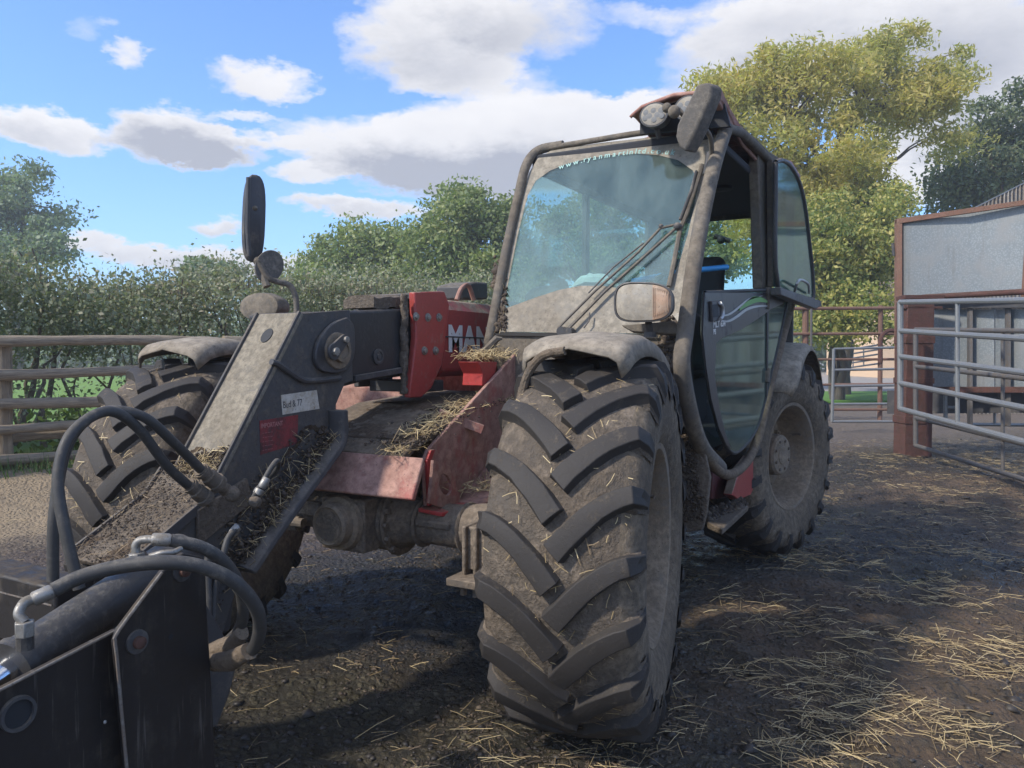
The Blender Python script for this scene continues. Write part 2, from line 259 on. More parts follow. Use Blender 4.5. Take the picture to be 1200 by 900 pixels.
# ------------------------------------------------------------------ mesh helpers
class MB:
    """collects boxes, prisms, tubes and lathes, then links them as one mesh object"""
    def __init__(s): s.v = []; s.f = []; s.uv = {}
    def add(s, vs, fs):
        o = len(s.v); s.v += [tuple(v) for v in vs]; s.f += [tuple(i + o for i in f) for f in fs]; return s
    def box(s, a, b):
        x0, y0, z0 = [min(p, q) for p, q in zip(a, b)]; x1, y1, z1 = [max(p, q) for p, q in zip(a, b)]
        return s.add([(x0, y0, z0), (x1, y0, z0), (x1, y1, z0), (x0, y1, z0), (x0, y0, z1), (x1, y0, z1), (x1, y1, z1), (x0, y1, z1)],
                     [(0, 3, 2, 1), (4, 5, 6, 7), (0, 1, 5, 4), (1, 2, 6, 5), (2, 3, 7, 6), (3, 0, 4, 7)])
    def prism(s, pts, d):
        """polygon (3D points) extruded by vector d"""
        d = Vector(d); n = len(pts); a = [Vector(p) for p in pts]; b = [p + d for p in a]
        return s.add(a + b, [tuple(range(n))[::-1], tuple(range(n, 2 * n))] + [(i, (i + 1) % n, n + (i + 1) % n, n + i) for i in range(n)])
    def strip(s, rows, closed=False, cap=False):
        """rows of equal length -> quads; closed joins last to first in each row"""
        m = len(rows[0]); vs = [p for r in rows for p in r]; fs = []
        for i in range(len(rows) - 1):
            for j in range(m if closed else m - 1):
                k = (j + 1) % m; fs.append((i * m + j, i * m + k, (i + 1) * m + k, (i + 1) * m + j))
        if cap: fs.append(tuple(range(m))[::-1]); fs.append(tuple((len(rows) - 1) * m + j for j in range(m)))
        return s.add(vs, fs)
    def tube(s, pts, r, n=10, cap=True, jit=0.):
        pts = [Vector(p) for p in pts]; rs = r if isinstance(r, (list, tuple)) else [r] * len(pts)
        rows = []; up = None
        for i, p in enumerate(pts):
            t = (pts[min(i + 1, len(pts) - 1)] - pts[max(i - 1, 0)]).normalized()
            if up is None: up = Vector((0, 0, 1)) if abs(t.z) < .9 else Vector((1, 0, 0))
            a = t.cross(up)
            if a.length < 1e-4: a = t.orthogonal()
            a.normalize(); b = a.cross(t).normalized(); up = b
            rows.append([p + (a * math.cos(q) + b * math.sin(q)) * rs[i] * (1 + (random.uniform(-jit, jit) if jit else 0)) for q in [2 * math.pi * k / n for k in range(n)]])
        return s.strip(rows, True, cap)
    def lathe(s, prof, o=(0, 0, 0), axis='x', n=32, cap=True):
        """prof = [(along, radius)]"""
        rows = []; o = Vector(o)
        for (h, r) in prof:
            row = []
            for k in range(n):
                q = 2 * math.pi * k / n; c, d = r * math.cos(q), r * math.sin(q)
                row.append(o + Vector({'x': (h, c, d), 'y': (c, h, d), 'z': (c, d, h)}[axis]))
            rows.append(row)
        return s.strip(rows, True, cap)
    def cyl(s, p, q, r, n=20, r2=None): return s.tube([p, q], [r, r if r2 is None else r2], n)
    def ball(s, c, r, sq=(1, 1, 1), n=10, m=7, jit=0.):
        rows = []
        for i in range(m + 1):
            t = math.pi * i / m; row = []
            for k in range(n):
                q = 2 * math.pi * k / n; j = 1 + random.uniform(-jit, jit)
                row.append((c[0] + r * sq[0] * math.sin(t) * math.cos(q) * j, c[1] + r * sq[1] * math.sin(t) * math.sin(q) * j, c[2] + r * sq[2] * math.cos(t) * j))
            rows.append(row)
        return s.strip(rows, True)
    def build(s, name, mat, parent=None, bevel=0., smooth=35, seg=2):
        me = bpy.data.meshes.new(name); me.from_pydata([tuple(v) for v in s.v], [], s.f); me.validate()
        bm = bmesh.new(); bm.from_mesh(me); bmesh.ops.recalc_face_normals(bm, faces=bm.faces); bm.to_mesh(me); bm.free()
        o = link(name, me, mat, parent)
        if smooth: me.shade_smooth(); me.set_sharp_from_angle(angle=R(smooth))
        if bevel:
            b = o.modifiers.new('bevel', 'BEVEL'); b.width = bevel; b.segments = seg; b.limit_method = 'ANGLE'; b.angle_limit = R(40)
        return o
def link(name, me, mat, parent=None):
    o = bpy.data.objects.new(name, me); COL.objects.link(o)
    if mat is not None and not me.materials: me.materials.append(mat)
    if parent is not None: o.parent = parent
    return o
def tag(o, label, cat, group=None):
    o['label'] = label; o['category'] = cat
    if group: o['group'] = group
    return o
def thing(name, label, cat, loc=(0, 0, 0), group=None):
    o = bpy.data.objects.new(name, None); COL.objects.link(o); o.location = loc; o.empty_display_size = .2; return tag(o, label, cat, group)
def struct(o): o['kind'] = 'structure'; return o
def stuff(o): o['kind'] = 'stuff'; return o
def spline(pts, n=8):
    """smooth curve through points"""
    P = [Vector(p) for p in pts]; out = []
    Q = [2 * P[0] - P[1]] + P + [2 * P[-1] - P[-2]]
    for i in range(1, len(Q) - 2):
        a, b, c, d = Q[i - 1:i + 3]
        for k in range(n):
            t = k / n; out.append(.5 * ((2 * b) + (c - a) * t + (2 * a - 5 * b + 4 * c - d) * t * t + (3 * b - a - 3 * c + d) * t ** 3))
    out.append(P[-1]); return out
def arr_mesh(name, V, Fq, mat, parent=None):
    """fast mesh from numpy: V (n,3), Fq (m,k)"""
    me = bpy.data.meshes.new(name); k = Fq.shape[1]
    me.vertices.add(len(V)); me.vertices.foreach_set('co', V.astype(np.float32).ravel())
    me.loops.add(Fq.size); me.loops.foreach_set('vertex_index', Fq.astype(np.int32).ravel())
    me.polygons.add(len(Fq)); me.polygons.foreach_set('loop_start', np.arange(0, Fq.size, k, dtype=np.int32)); me.polygons.foreach_set('loop_total', np.full(len(Fq), k, np.int32))
    me.update(calc_edges=True); return link(name, me, mat, parent)
def text(name, body, mat, parent, origin, ux, uy, size, ext=.0008, off=0., width=1., spacing=1.):
    """lettering as a flat mesh laid in the plane of ux (reading direction) and uy (up)"""
    cu = bpy.data.curves.new(name, 'FONT'); cu.body = body; cu.size = size; cu.extrude = ext; cu.offset = off; cu.space_character = spacing; cu.resolution_u = 3
    t = bpy.data.objects.new(name, cu); COL.objects.link(t); dg = bpy.context.evaluated_depsgraph_get()
    me = bpy.data.meshes.new_from_object(t.evaluated_get(dg)); bpy.data.objects.remove(t)
    ux = Vector(ux).normalized(); uy = Vector(uy); uy = (uy - ux * uy.dot(ux)).normalized(); uz = ux.cross(uy)
    for v in me.vertices: v.co = Vector(origin) + ux * (v.co.x * width) + uy * v.co.y + uz * v.co.z
    me.materials.clear(); return link(name, me, mat, parent)
def rand_dirs(n):
    d = rng.normal(size=(n, 3)); return d / np.linalg.norm(d, axis=1)[:, None]
def leaves(name, C, size, mat, parent, aspect=1.9, flat=0., drift=None):
    """one folded leaf (two triangles' worth of quad) at each centre"""
    n = len(C); a = rand_dirs(n)
    if drift is not None: a = a * .75 + np.array(drift); a /= np.linalg.norm(a, axis=1)[:, None]
    b = np.cross(a, rand_dirs(n)); b /= np.linalg.norm(b, axis=1)[:, None] + 1e-9
    if flat: b[:, 2] *= (1 - flat)
    s = (size * rng.uniform(.6, 1.3, n))[:, None]; A = a * s * aspect / 2; B = b * s / 2
    V = np.stack([C - A, C + B, C + A, C - B], 1).reshape(-1, 3); Fq = np.arange(4 * n).reshape(-1, 4)
    return arr_mesh(name, V, Fq, mat, parent)
def straws(name, P, ang, ln, wd, mat, parent=None, tilt=.12, lift=None):
    """bent stalks: P centres (n,3), heading ang, length ln"""
    n = len(P); d = np.stack([np.cos(ang), np.sin(ang), rng.normal(0, tilt, n)], 1); q = np.stack([-np.sin(ang), np.cos(ang), rng.normal(0, .3, n)], 1)
    bend = q * (ln * rng.normal(0, .035, n))[:, None] * 1.0; bend[:, 2] += np.abs(rng.normal(0, .05, n)) * ln
    A = P - d * ln[:, None] / 2; B = P + bend; C = P + d * ln[:, None] / 2; h = q * wd[:, None] / 2; up = np.zeros((n, 3)); up[:, 2] = wd * .8
    V = np.stack([A - h, A + h, A + up, B - h, B + h, B + up, C - h, C + h, C + up], 1).reshape(-1, 3)
    k = (np.arange(n) * 9)[:, None]
    Fs = np.concatenate([k + np.array(f) for f in [(0, 3, 5, 2), (2, 5, 4, 1), (3, 6, 8, 5), (5, 8, 7, 4)]], 0)
    return arr_mesh(name, V, Fs, mat, parent)
def clods(name, P, r, mat, parent=None, sq=.6):
    """rough octahedral lumps"""
    n = len(P); base = np.array([(1, 0, 0), (0, 1, 0), (-1, 0, 0), (0, -1, 0), (0, 0, 1), (0, 0, -1.)])
    V = base[None] * (r[:, None, None] * rng.uniform(.6, 1.4, (n, 6, 1))); V[:, :, 2] *= sq
    th = rng.uniform(0, 6.28, n); c, s_ = np.cos(th)[:, None], np.sin(th)[:, None]; x, y = V[:, :, 0].copy(), V[:, :, 1].copy(); V[:, :, 0] = x * c - y * s_; V[:, :, 1] = x * s_ + y * c
    V = (V + P[:, None]).reshape(-1, 3); k = (np.arange(n) * 6)[:, None]
    T = np.concatenate([k + np.array(f) for f in [(0, 1, 4), (1, 2, 4), (2, 3, 4), (3, 0, 4), (1, 0, 5), (2, 1, 5), (3, 2, 5), (0, 3, 5)]], 0)
    return arr_mesh(name, V, T, mat, parent)
# ------------------------------------------------------------------ ground
def gp(x, dep, z=0.):
    """ground point under photo column x at the given depth"""
    p = CAMP + FW * dep * math.cos(PITCH) * 0 + Vector((-math.sin(YAW), math.cos(YAW), 0)) * dep + RT * ((x - 600) / F * dep); p.z = z; return p
def vnoise(x, y, sc_, seed):
    """smooth value noise on numpy arrays"""
    r = np.random.default_rng(seed); T = r.random((256, 256)); X = x * sc_ + 1000; Y = y * sc_ + 1000
    xi, yi = np.floor(X).astype(int), np.floor(Y).astype(int); fx, fy = X - xi, Y - yi; fx = fx * fx * (3 - 2 * fx); fy = fy * fy * (3 - 2 * fy)
    g = lambda a, b: T[a % 256, b % 256]
    return (g(xi, yi) * (1 - fx) + g(xi + 1, yi) * fx) * (1 - fy) + (g(xi, yi + 1) * (1 - fx) + g(xi + 1, yi + 1) * fx) * fy - .5
FA, FB = gp(0, 7.3), gp(190, 8.3); FD = (FB - FA).normalized(); FN = Vector((-FD.y, FD.x, 0))
if FN.dot(CAMP - FA) > 0: FN = -FN                                   # away from the camera
def fdist(x, y): return (x - FA.x) * FN.x + (y - FA.y) * FN.y
def falong(x, y): return (x - FA.x) * FD.x + (y - FA.y) * FD.y
def gz(x, y):
    h = vnoise(x, y, .7, 1) * .05 + vnoise(x, y, 2.3, 2) * .03 + vnoise(x, y, 6.5, 3) * .022 + vnoise(x, y, 13, 4) * .026 + vnoise(x, y, 28, 8) * .017
    # ruts pressed by tyres across the yard
    c, s = math.cos(.55), math.sin(.55); u, v = x * c + y * s, -x * s + y * c
    h = h + .010 * np.sin(v * 38 + 2 * vnoise(x, y, 1.5, 5) * 6) * np.clip(vnoise(x, y, .5, 6) * 4 + .6, 0, 1)
    d = fdist(x, y); k = np.clip((d + 1.6) / 1.5, 0, 1); bank = .17 * k * k * (3 - 2 * k) * np.clip((9 - falong(x, y)) / 3, 0, 1)
    far = np.clip(1.6 - np.hypot(x, y) / 22, .25, 1)
    for wx, wy in ((.9, 0), (-.98, 0), (.93, 2.81), (-.93, 2.81)):
        m = np.exp(-((x - wx) ** 2 + (y - wy) ** 2) / .16); h = h * (1 - m) - .004 * m
    return h * far + bank
def axis(lo, hi, st, far):
    a = list(np.arange(lo, hi, st)); s = st; p = hi
    while p < far: a.append(p); s *= 1.16; p += s
    s = st; p = lo - st; b = []
    while p > -far: b.append(p); s *= 1.16; p -= s
    return np.array(b[::-1] + a)
gx, gy = axis(-6.5, 6.5, .035, 900), axis(-2.0, 9.5, .035, 900)
X, Y = np.meshgrid(gx, gy); Z = gz(X, Y); V = np.stack([X, Y, Z], 2).reshape(-1, 3)
nx, ny = len(gx), len(gy); I = np.arange(nx * ny).reshape(ny, nx)
ground = struct(arr_mesh('ground', V, np.stack([I[:-1, :-1], I[:-1, 1:], I[1:, 1:], I[1:, :-1]], 2).reshape(-1, 4), None)); ground.data.shade_smooth()

def mat_ground():
    m, nt, b = base_mat('yard_mud'); v = node(nt, 'ShaderNodeTexCoord').outputs['Object']; s = node(nt, 'ShaderNodeSeparateXYZ'); nt.links.new(v, s.inputs[0])
    n1 = noise(nt, v, .9, 6, .65); n2 = noise(nt, v, 4.5, 8, .7); n3 = noise(nt, v, 26, 8, .75); n4 = noise(nt, v, 2.0, 5, .6)
    def lin(a, c, d): return mth(nt, 'ADD', mth(nt, 'ADD', mth(nt, 'MULTIPLY', s.outputs[0], a), mth(nt, 'MULTIPLY', s.outputs[1], c)), d)
    def blob(p, r):
        d = node(nt, 'ShaderNodeVectorMath', operation='DISTANCE'); nt.links.new(v, d.inputs[0]); d.inputs[1].default_value = p
        return ramp(nt, mth(nt, 'ADD', d.outputs['Value'], mth(nt, 'MULTIPLY', mth(nt, 'SUBTRACT', n1, .5), r * 1.3)), r * .55, r * 1.1, 1, 0)
    mud = mixc(nt, ramp(nt, n2, .3, .72), (.045, .036, .021), (.12, .093, .054)); mud = mixc(nt, ramp(nt, n3, .42, .7, 0, .8), mud, (.16, .13, .08))
    mud = mixc(nt, ramp(nt, n1, .45, .65, 0, .6), mud, (.060, .058, .030))
    mud = mixc(nt, mth(nt, 'MULTIPLY', ramp(nt, noise(nt, v, 4.1, 8, .75), .54, .62), .85), mud, (.2, .17, .11))
    cr = node(nt, 'ShaderNodeTexVoronoi', feature='F1'); cr.inputs['Scale'].default_value = 34; nt.links.new(v, cr.inputs['Vector']); crumb = ramp(nt, mth(nt, 'ADD', cr.outputs['Distance'], mth(nt, 'MULTIPLY', mth(nt, 'SUBTRACT', n3, .5), .9)), .25, .6)
    mud = mixc(nt, mth(nt, 'MULTIPLY', crumb, .6), mud, (.024, .020, .014)); n9 = noise(nt, v, 60, 6, .8); mud = mixc(nt, ramp(nt, n9, .57, .66, 0, .5), mud, (.22, .17, .11))
    wet = mth(nt, 'MAXIMUM', blob(gp(1060, 5.8), 2.6), blob(gp(480, 4.6), 1.7)); wet = mth(nt, 'MAXIMUM', wet, blob(gp(1010, 8.2), 1.9))  # damp mud; the patch under the machine also has its shade painted in
    mud = mixc(nt, mth(nt, 'MULTIPLY', wet, .8), mud, (.030, .027, .025))
    warm = mth(nt, 'MAXIMUM', blob(gp(1150, 3.2), 1.5), blob(gp(1280, 6.5), 2.2)); mud = mixc(nt, mth(nt, 'MULTIPLY', warm, ramp(nt, n2, .3, .65)), mud, (.15, .10, .062))
    # dry sandy ground along the fence
    fd = lin(FN.x, FN.y, -(FA.x * FN.x + FA.y * FN.y)); lim = ramp(nt, lin(FD.x, FD.y, -(FA.x * FD.x + FA.y * FD.y)), 6, 8.5, 1, 0); sand = mth(nt, 'MULTIPLY', lim, ramp(nt, mth(nt, 'ADD', fd, mth(nt, 'MULTIPLY', mth(nt, 'SUBTRACT', n2, .5), 1.2)), -3.1, -2.0))
    col = mixc(nt, sand, mud, mixc(nt, n3, (.28, .21, .135), (.42, .33, .22)))
    brown = ramp(nt, mth(nt, 'ADD', fd, mth(nt, 'MULTIPLY', mth(nt, 'SUBTRACT', n2, .5), 1.2)), -4.6, -3.6); col = mixc(nt, mth(nt, 'MULTIPLY', mth(nt, 'SUBTRACT', brown, sand, True), .8), col, (.13, .095, .075))
    # pale concrete far across the yard
    dep = lin(-math.sin(YAW), math.cos(YAW), -(CAMP.x * -math.sin(YAW) + CAMP.y * math.cos(YAW)))
    far = ramp(nt, mth(nt, 'ADD', dep, mth(nt, 'MULTIPLY', n1, 2.5)), 10.5, 16); col = mixc(nt, mth(nt, 'MULTIPLY', far, .8), col, mixc(nt, n2, (.15, .12, .095), (.24, .2, .165)))
    conc = ramp(nt, dep, 26, 27); col = mixc(nt, conc, col, mixc(nt, n4, (.34, .31, .28), (.44, .41, .37)))
    nt.links.new(col, b.inputs['Base Color'])
    dry = mth(nt, 'MAXIMUM', mth(nt, 'MAXIMUM', sand, far), mth(nt, 'MULTIPLY', warm, .8))
    gl = ramp(nt, noise(nt, v, 7, 6, .7), .35, .62, .2, .72); gl = mth(nt, 'SUBTRACT', gl, mth(nt, 'MULTIPLY', wet, .12)); nt.links.new(mth(nt, 'MAXIMUM', gl, mth(nt, 'MULTIPLY', dry, .95)), b.inputs['Roughness'])
    h = mth(nt, 'ADD', mth(nt, 'MULTIPLY', n2, .6), mth(nt, 'MULTIPLY', n3, .55)); h = mth(nt, 'ADD', h, mth(nt, 'ADD', mth(nt, 'MULTIPLY', n9, .35), mth(nt, 'MULTIPLY', crumb, -.35))); bump(nt, b, h, 1., .05); return m
ground.data.materials.append(mat_ground())

def frustum_points(n, d0, d1, x0=-60, x1=1260, power=1.):
    """random ground points in the part of the yard the photo covers"""
    t = rng.random(n) ** power; dep = d0 + (d1 - d0) * t; xs = rng.uniform(x0, x1, n)
    f = np.array([-math.sin(YAW), math.cos(YAW)]); r = np.array([RT.x, RT.y]); P = np.array([CAMP.x, CAMP.y]) + f * dep[:, None] + r * ((xs - 600) / F * dep)[:, None]
    return P, xs, dep
def density(P):
    d = np.full(len(P), .06)
    for (x, dep, r, a) in ((1130, 2.7, .7, 1.0), (940, 2.35, .42, .5), (1200, 4.2, 1.1, .95), (1010, 3.1, .5, .35), (1150, 6.6, 1.0, .75), (560, 2.35, .35, .22), (860, 2.9, .35, .25), (1230, 8.6, 1.6, .9), (1100, 9.6, 1.0, .8), (1010, 4.2, .6, .35), (760, 2.4, .3, .3)):
        c = gp(x, dep); d = np.maximum(d, a * np.exp(-((P[:, 0] - c.x) ** 2 + (P[:, 1] - c.y) ** 2) / (2 * r * r)))
    cl = vnoise(P[:, 0], P[:, 1], 3.0, 21) + .6 * vnoise(P[:, 0], P[:, 1], 8.0, 22); return d * np.clip(.5 + cl * 2.6, .02, 1.8)
def scatter_straw(name, n, d0, d1, lnr, wdr, lift, mat, power=1.3):
    P, xs, dep = frustum_points(n, d0, d1, power=power); keep = rng.random(n) < density(P); P = P[keep]; m = len(P)
    keep = (P[:, 0] > -4.2) | (fdist(P[:, 0], P[:, 1]) < -3); P = P[keep]; m = len(P)
    z = gz(P[:, 0], P[:, 1]) + rng.uniform(.002, lift, m)
    ang = rng.normal(.15, 1.25, m)
    o = straws(name, np.stack([P[:, 0], P[:, 1], z], 1), ang, rng.uniform(*lnr, m) * rng.uniform(.5, 1, m), rng.uniform(*wdr, m), mat); return stuff(o)
s1 = scatter_straw('straw', 42000, 1.7, 12, (.03, .2), (.0011, .0025), .016, M_STRAW, 1.6)
tag(s1, 'loose golden straw stalks strewn over the wet mud of the yard', 'straw')
s2 = scatter_straw('chaff', 52000, 1.7, 11, (.012, .07), (.0016, .004), .008, M_STRAWD, 1.6)
tag(s2, 'short dark trampled chaff bits between the long straw stalks', 'chaff')
P, xs, dep = frustum_points(20000, 1.7, 12, power=1.7); k = rng.random(len(P)) < np.clip(.35 + 2.2 * vnoise(P[:, 0], P[:, 1], 1.6, 31), .04, 1); P = P[k]
k = fdist(P[:, 0], P[:, 1]) < -3.4; P = P[k]
o = clods('mud_lumps', np.stack([P[:, 0], P[:, 1], gz(P[:, 0], P[:, 1])], 1), rng.gamma(1.6, .0042, len(P)) + .002, M_CLOD, sq=.5); o['kind'] = 'stuff'; tag(o, 'small lumps of dark wet mud trodden over the yard', 'mud')

P, xs, dep = frustum_points(70000, 1.6, 9, power=1.7); k = rng.random(len(P)) < np.clip(.45 + 2.5 * vnoise(P[:, 0], P[:, 1], 2.6, 37), .05, 1); P = P[k]; k = fdist(P[:, 0], P[:, 1]) < -4.6; P = P[k]
o = clods('mud_crumbs', np.stack([P[:, 0], P[:, 1], gz(P[:, 0], P[:, 1])], 1), rng.gamma(1.5, .0022, len(P)) + .0016, M_MUDC, sq=.55); stuff(o); tag(o, 'fine crumbs of half dry mud trodden all over the yard', 'mud')
# grass strip across the yard, field and verge behind the fence
def mat_grass(name, a, b_):
    m, nt, b = base_mat(name); v = node(nt, 'ShaderNodeTexCoord').outputs['Object']; n1 = noise(nt, v, 1.5, 7, .7); n2 = noise(nt, v, 14, 6, .8)
    nt.links.new(mixc(nt, mth(nt, 'ADD', mth(nt, 'MULTIPLY', n1, .5), mth(nt, 'MULTIPLY', n2, .5)), a, b_), b.inputs['Base Color']); b.inputs['Roughness'].default_value = .9; bump(nt, b, n2, 1, .05); return m
M_GRASS = mat_grass('meadow_grass', (.10, .20, .03), (.24, .40, .08)); M_LAWN = mat_grass('lawn_grass', (.08, .2, .03), (.16, .34, .06))
g = MB(); a0, a1, b1, b0 = gp(860, 20.5), gp(1230, 20.5), gp(1230, 26), gp(860, 26)
for p in (a0, a1, b1, b0): p.z = .035
g.prism([a0, a1, b1, b0], (0, 0, .06)); struct(g.build('grass_verge', M_LAWN, smooth=0))
A = FA - FD * 60 + FN * .9; B = FA + FD * 14 + FN * .9; g = MB(); g.prism([(A.x, A.y, .2), (B.x, B.y, .2), (B.x + FN.x * 300, B.y + FN.y * 300, .2), (A.x + FN.x * 300, A.y + FN.y * 300, .2)], (0, 0, .05)); struct(g.build('meadow', M_GRASS, smooth=0))
M_BLADE = leafmat('grass_blade', [(.06, .12, .02), (.14, .24, .05), (.2, .26, .08), (.28, .24, .12)], .3)
n = 9000; u = rng.uniform(-3, 8, n); v = rng.normal(.15, .28, n); GP = np.array([FA.x, FA.y])[None] + np.array([FD.x, FD.y])[None] * u[:, None] + np.array([FN.x, FN.y])[None] * v[:, None]
z = gz(GP[:, 0], GP[:, 1]); hgt = rng.uniform(.05, .22, n); wv = rand_dirs(n) * .01; tip = rng.normal(0, .05, (n, 3)); base = np.column_stack([GP, z]); top = base + tip; top[:, 2] = z + hgt
o = arr_mesh('verge_weeds', np.stack([base - wv * .6, base + wv * .6, top], 1).reshape(-1, 3), np.arange(3 * n).reshape(-1, 3), M_BLADE); stuff(o); tag(o, 'ragged grass and weeds growing along the foot of the log fence', 'weeds')

# ------------------------------------------------------------------ log fence
def log(name, a, b, r, parent, n=14):
    a, b = Vector(a), Vector(b); Ln = (b - a).length; t = (b - a).normalized(); s_ = Vector((0, 0, 1)).cross(t)
    if s_.length < .1: s_ = Vector((1, 0, 0))
    s_.normalize(); q = t.cross(s_); rows = []; ph = random.uniform(0, 6); m = max(6, int(Ln / .18)); vs = []; fs = []
    for i in range(m + 1):
        f = i / m; c = a + (b - a) * f + q * .012 * math.sin(ph + f * Ln * 2.1) + s_ * .012 * math.sin(ph * 2 + f * Ln * 1.6); rr = r * (1 + .08 * math.sin(ph + f * Ln * 3) + random.uniform(-.06, .06) - .1 * f)
        for k in range(n): an = 2 * math.pi * k / n; vs.append(c + (s_ * math.cos(an) + q * math.sin(an)) * rr * (1 + random.uniform(-.03, .03)))
    for i in range(m):
        for k in range(n): fs.append((i * n + k, i * n + (k + 1) % n, (i + 1) * n + (k + 1) % n, (i + 1) * n + k))
    fs.append(tuple(range(n))[::-1]); fs.append(tuple(m * n + k for k in range(n)))
    me = bpy.data.meshes.new(name); me.from_pydata([tuple(v) for v in vs], [], fs); uv = me.uv_layers.new(name='uv')
    off = random.uniform(0, 9)
    for p in me.polygons:
        for li in p.loop_indices:
            vi = me.loops[li].vertex_index; uv.data[li].uv = ((vi // n) / m * Ln + off, (vi % n) / n * .5)
    me.shade_smooth(); me.set_sharp_from_angle(angle=R(50)); return link(name, me, M_WOOD, parent)
fence = thing('log_fence', 'weathered log rail fence along the sandy yard edge below the hedge', 'fence', (FA.x, FA.y, 0))
iv = Vector((-FA.x, -FA.y, 0))
for (z0, z1, r, off) in ((1.40, 1.425, .058, 0), (1.075, 1.13, .056, 0), (.797, .825, .056, 0), (.565, .585, .053, 0), (.47, .49, .052, .16), (.29, .31, .052, 0)):
    a = FA - FD * 4.6; m_ = FA + FD * 2.12; c = FA + FD * 7.5
    dz = (z1 - z0) / 1.7
    for (p, q_, fa, fb) in ((a, m_, -4.6, 2.12), (m_, c, 2.12, 7.5)):
        P0 = Vector((p.x, p.y, z0 + dz * max(fa, -1) * .5)) + iv + FN * off; P1 = Vector((q_.x, q_.y, z0 + dz * fb * .6)) + iv + FN * off
        log('rail', P0, P1, r, fence)
for t in (-2.4, .05, 2.1, 4.2, 6.4):
    p = FA + FD * t + FN * .14 + iv; log('post', (p.x, p.y, -.1), (p.x, p.y, 1.36 + .02 * random.random()), .085, fence)

# ------------------------------------------------------------------ trees and hedge
def limb(mb, a, b, r0, r1, wig=.12, n=7, k=6):
    a, b = Vector(a), Vector(b); Ln = (b - a).length; pts = []; o = Vector((random.gauss(0, 1), random.gauss(0, 1), random.gauss(0, .5))) * wig * Ln
    for i in range(n + 1):
        t = i / n; pts.append(a.lerp(b, t) + o * math.sin(math.pi * t) * .6 + Vector((random.gauss(0, 1), random.gauss(0, 1), random.gauss(0, 1))) * .015 * Ln * math.sin(math.pi * t) + Vector((0, 0, .08 * Ln * math.sin(math.pi * t))))
    mb.tube(pts, [r0 + (r1 - r0) * i / n for i in range(n + 1)], k); return pts
def tree(name, label, base, blobs, lm, bark, nclump, per, lsize, spread, tr, cat='tree', group=None, aspect=1.9, shell=.55, drift=None, dens=1., stems=1):
    """trunk and limbs reaching leaf clusters that fill the given ellipsoids (centre, radii)"""
    t = thing(name, label, cat, base, group); B = Vector(base)
    w_ = np.array([b[1][0] * b[1][1] * b[1][2] for b in blobs]) ** .66; w_ /= w_.sum(); C = []
    for i in range(nclump):
        c, r = blobs[rng.choice(len(blobs), p=w_)]; d = rand_dirs(1)[0]; k = (shell + (1 - shell) * rng.random()) * (1 + rng.normal(0, .06)); C.append(np.array(c) - np.array(base) + d * np.array(r) * k)
    C = np.array(C); mb = MB(); top = Vector(np.array(blobs[0][0]) - np.array(base)); top.z *= .9
    trunks = []
    for s_ in range(stems):
        off = Vector((random.uniform(-1, 1), random.uniform(-1, 1), 0)) * (.35 * (stems > 1)) * tr * 8
        trunks.append(limb(mb, off * .4 + Vector((0, 0, -.2)), top + off * 2, tr, tr * .25, .05, 12, 9))
    tk = mb.build('trunk', bark, t, smooth=60)
    cb = MB(); m = min(int(nclump * .55), 130); hubs = []
    for i in range(14):
        c = Vector(C[rng.integers(nclump)]) * 1.0; T = trunks[i % stems]; k = T[random.randint(4, 10)]; e = k.lerp(c, .72); limb(cb, k, e, tr * .36, tr * .12, .12, 8, 6); hubs.append(e); hubs.append(k.lerp(e, .6))
    for i in range(m):
        c = Vector(C[i]); h = min(hubs, key=lambda q: (q - c).length + abs(q.z - c.z) * .2); limb(cb, h, c, tr * .11, tr * .025, .12, 5, 4)
    cb.build('branches', bark, t, smooth=60)
    pts = []
    for c in C:
        k = int(per * rng.uniform(.5, 1.5)); sz = spread * rng.uniform(.6, 1.35); q = np.clip(rng.normal(size=(k, 3)), -1.75, 1.75) * sz * np.array([1, 1, .62]); pts.append(c + q)
    lf = leaves('foliage', np.concatenate(pts), lsize, lm, t, aspect, drift=drift); lf['kind'] = 'stuff'
    return t
def blob(x, y, dep, rx, ry, rz=None):
    """ellipsoid seen at photo position x, y with half sizes rx, ry in photo units"""
    p = pd(x, y, dep); k = dep / F; return (tuple(p), (rx * k, (rz if rz else (rx + ry) / 2) * k, ry * k))
LM_YEL = leafmat('yellowing_leaf', [(.42, .36, .12), (.62, .5, .17), (.74, .58, .2), (.5, .46, .17), (.8, .66, .3)], .6)
LM_YG = leafmat('yellow_green_leaf', [(.17, .23, .07), (.38, .4, .13), (.56, .5, .16), (.62, .52, .18)], .45)
LM_OAK = leafmat('oak_leaf', [(.17, .21, .09), (.26, .31, .12), (.37, .40, .17), (.44, .44, .21)], .4)
LM_DARK = leafmat('dark_leaf', [(.08, .11, .065), (.14, .18, .09), (.2, .24, .12), (.25, .26, .14)], .3)
LM_HEDGE = leafmat('hedge_leaf', [(.17, .19, .12), (.26, .28, .17), (.36, .37, .24), (.38, .32, .22)], .3)
LM_GREEN = leafmat('fresh_leaf', [(.07, .12, .02), (.15, .22, .04), (.24, .32, .06)], .4)
LM_FAR = leafmat('far_leaf', [(.18, .23, .15), (.26, .32, .19), (.34, .39, .24)], .35)

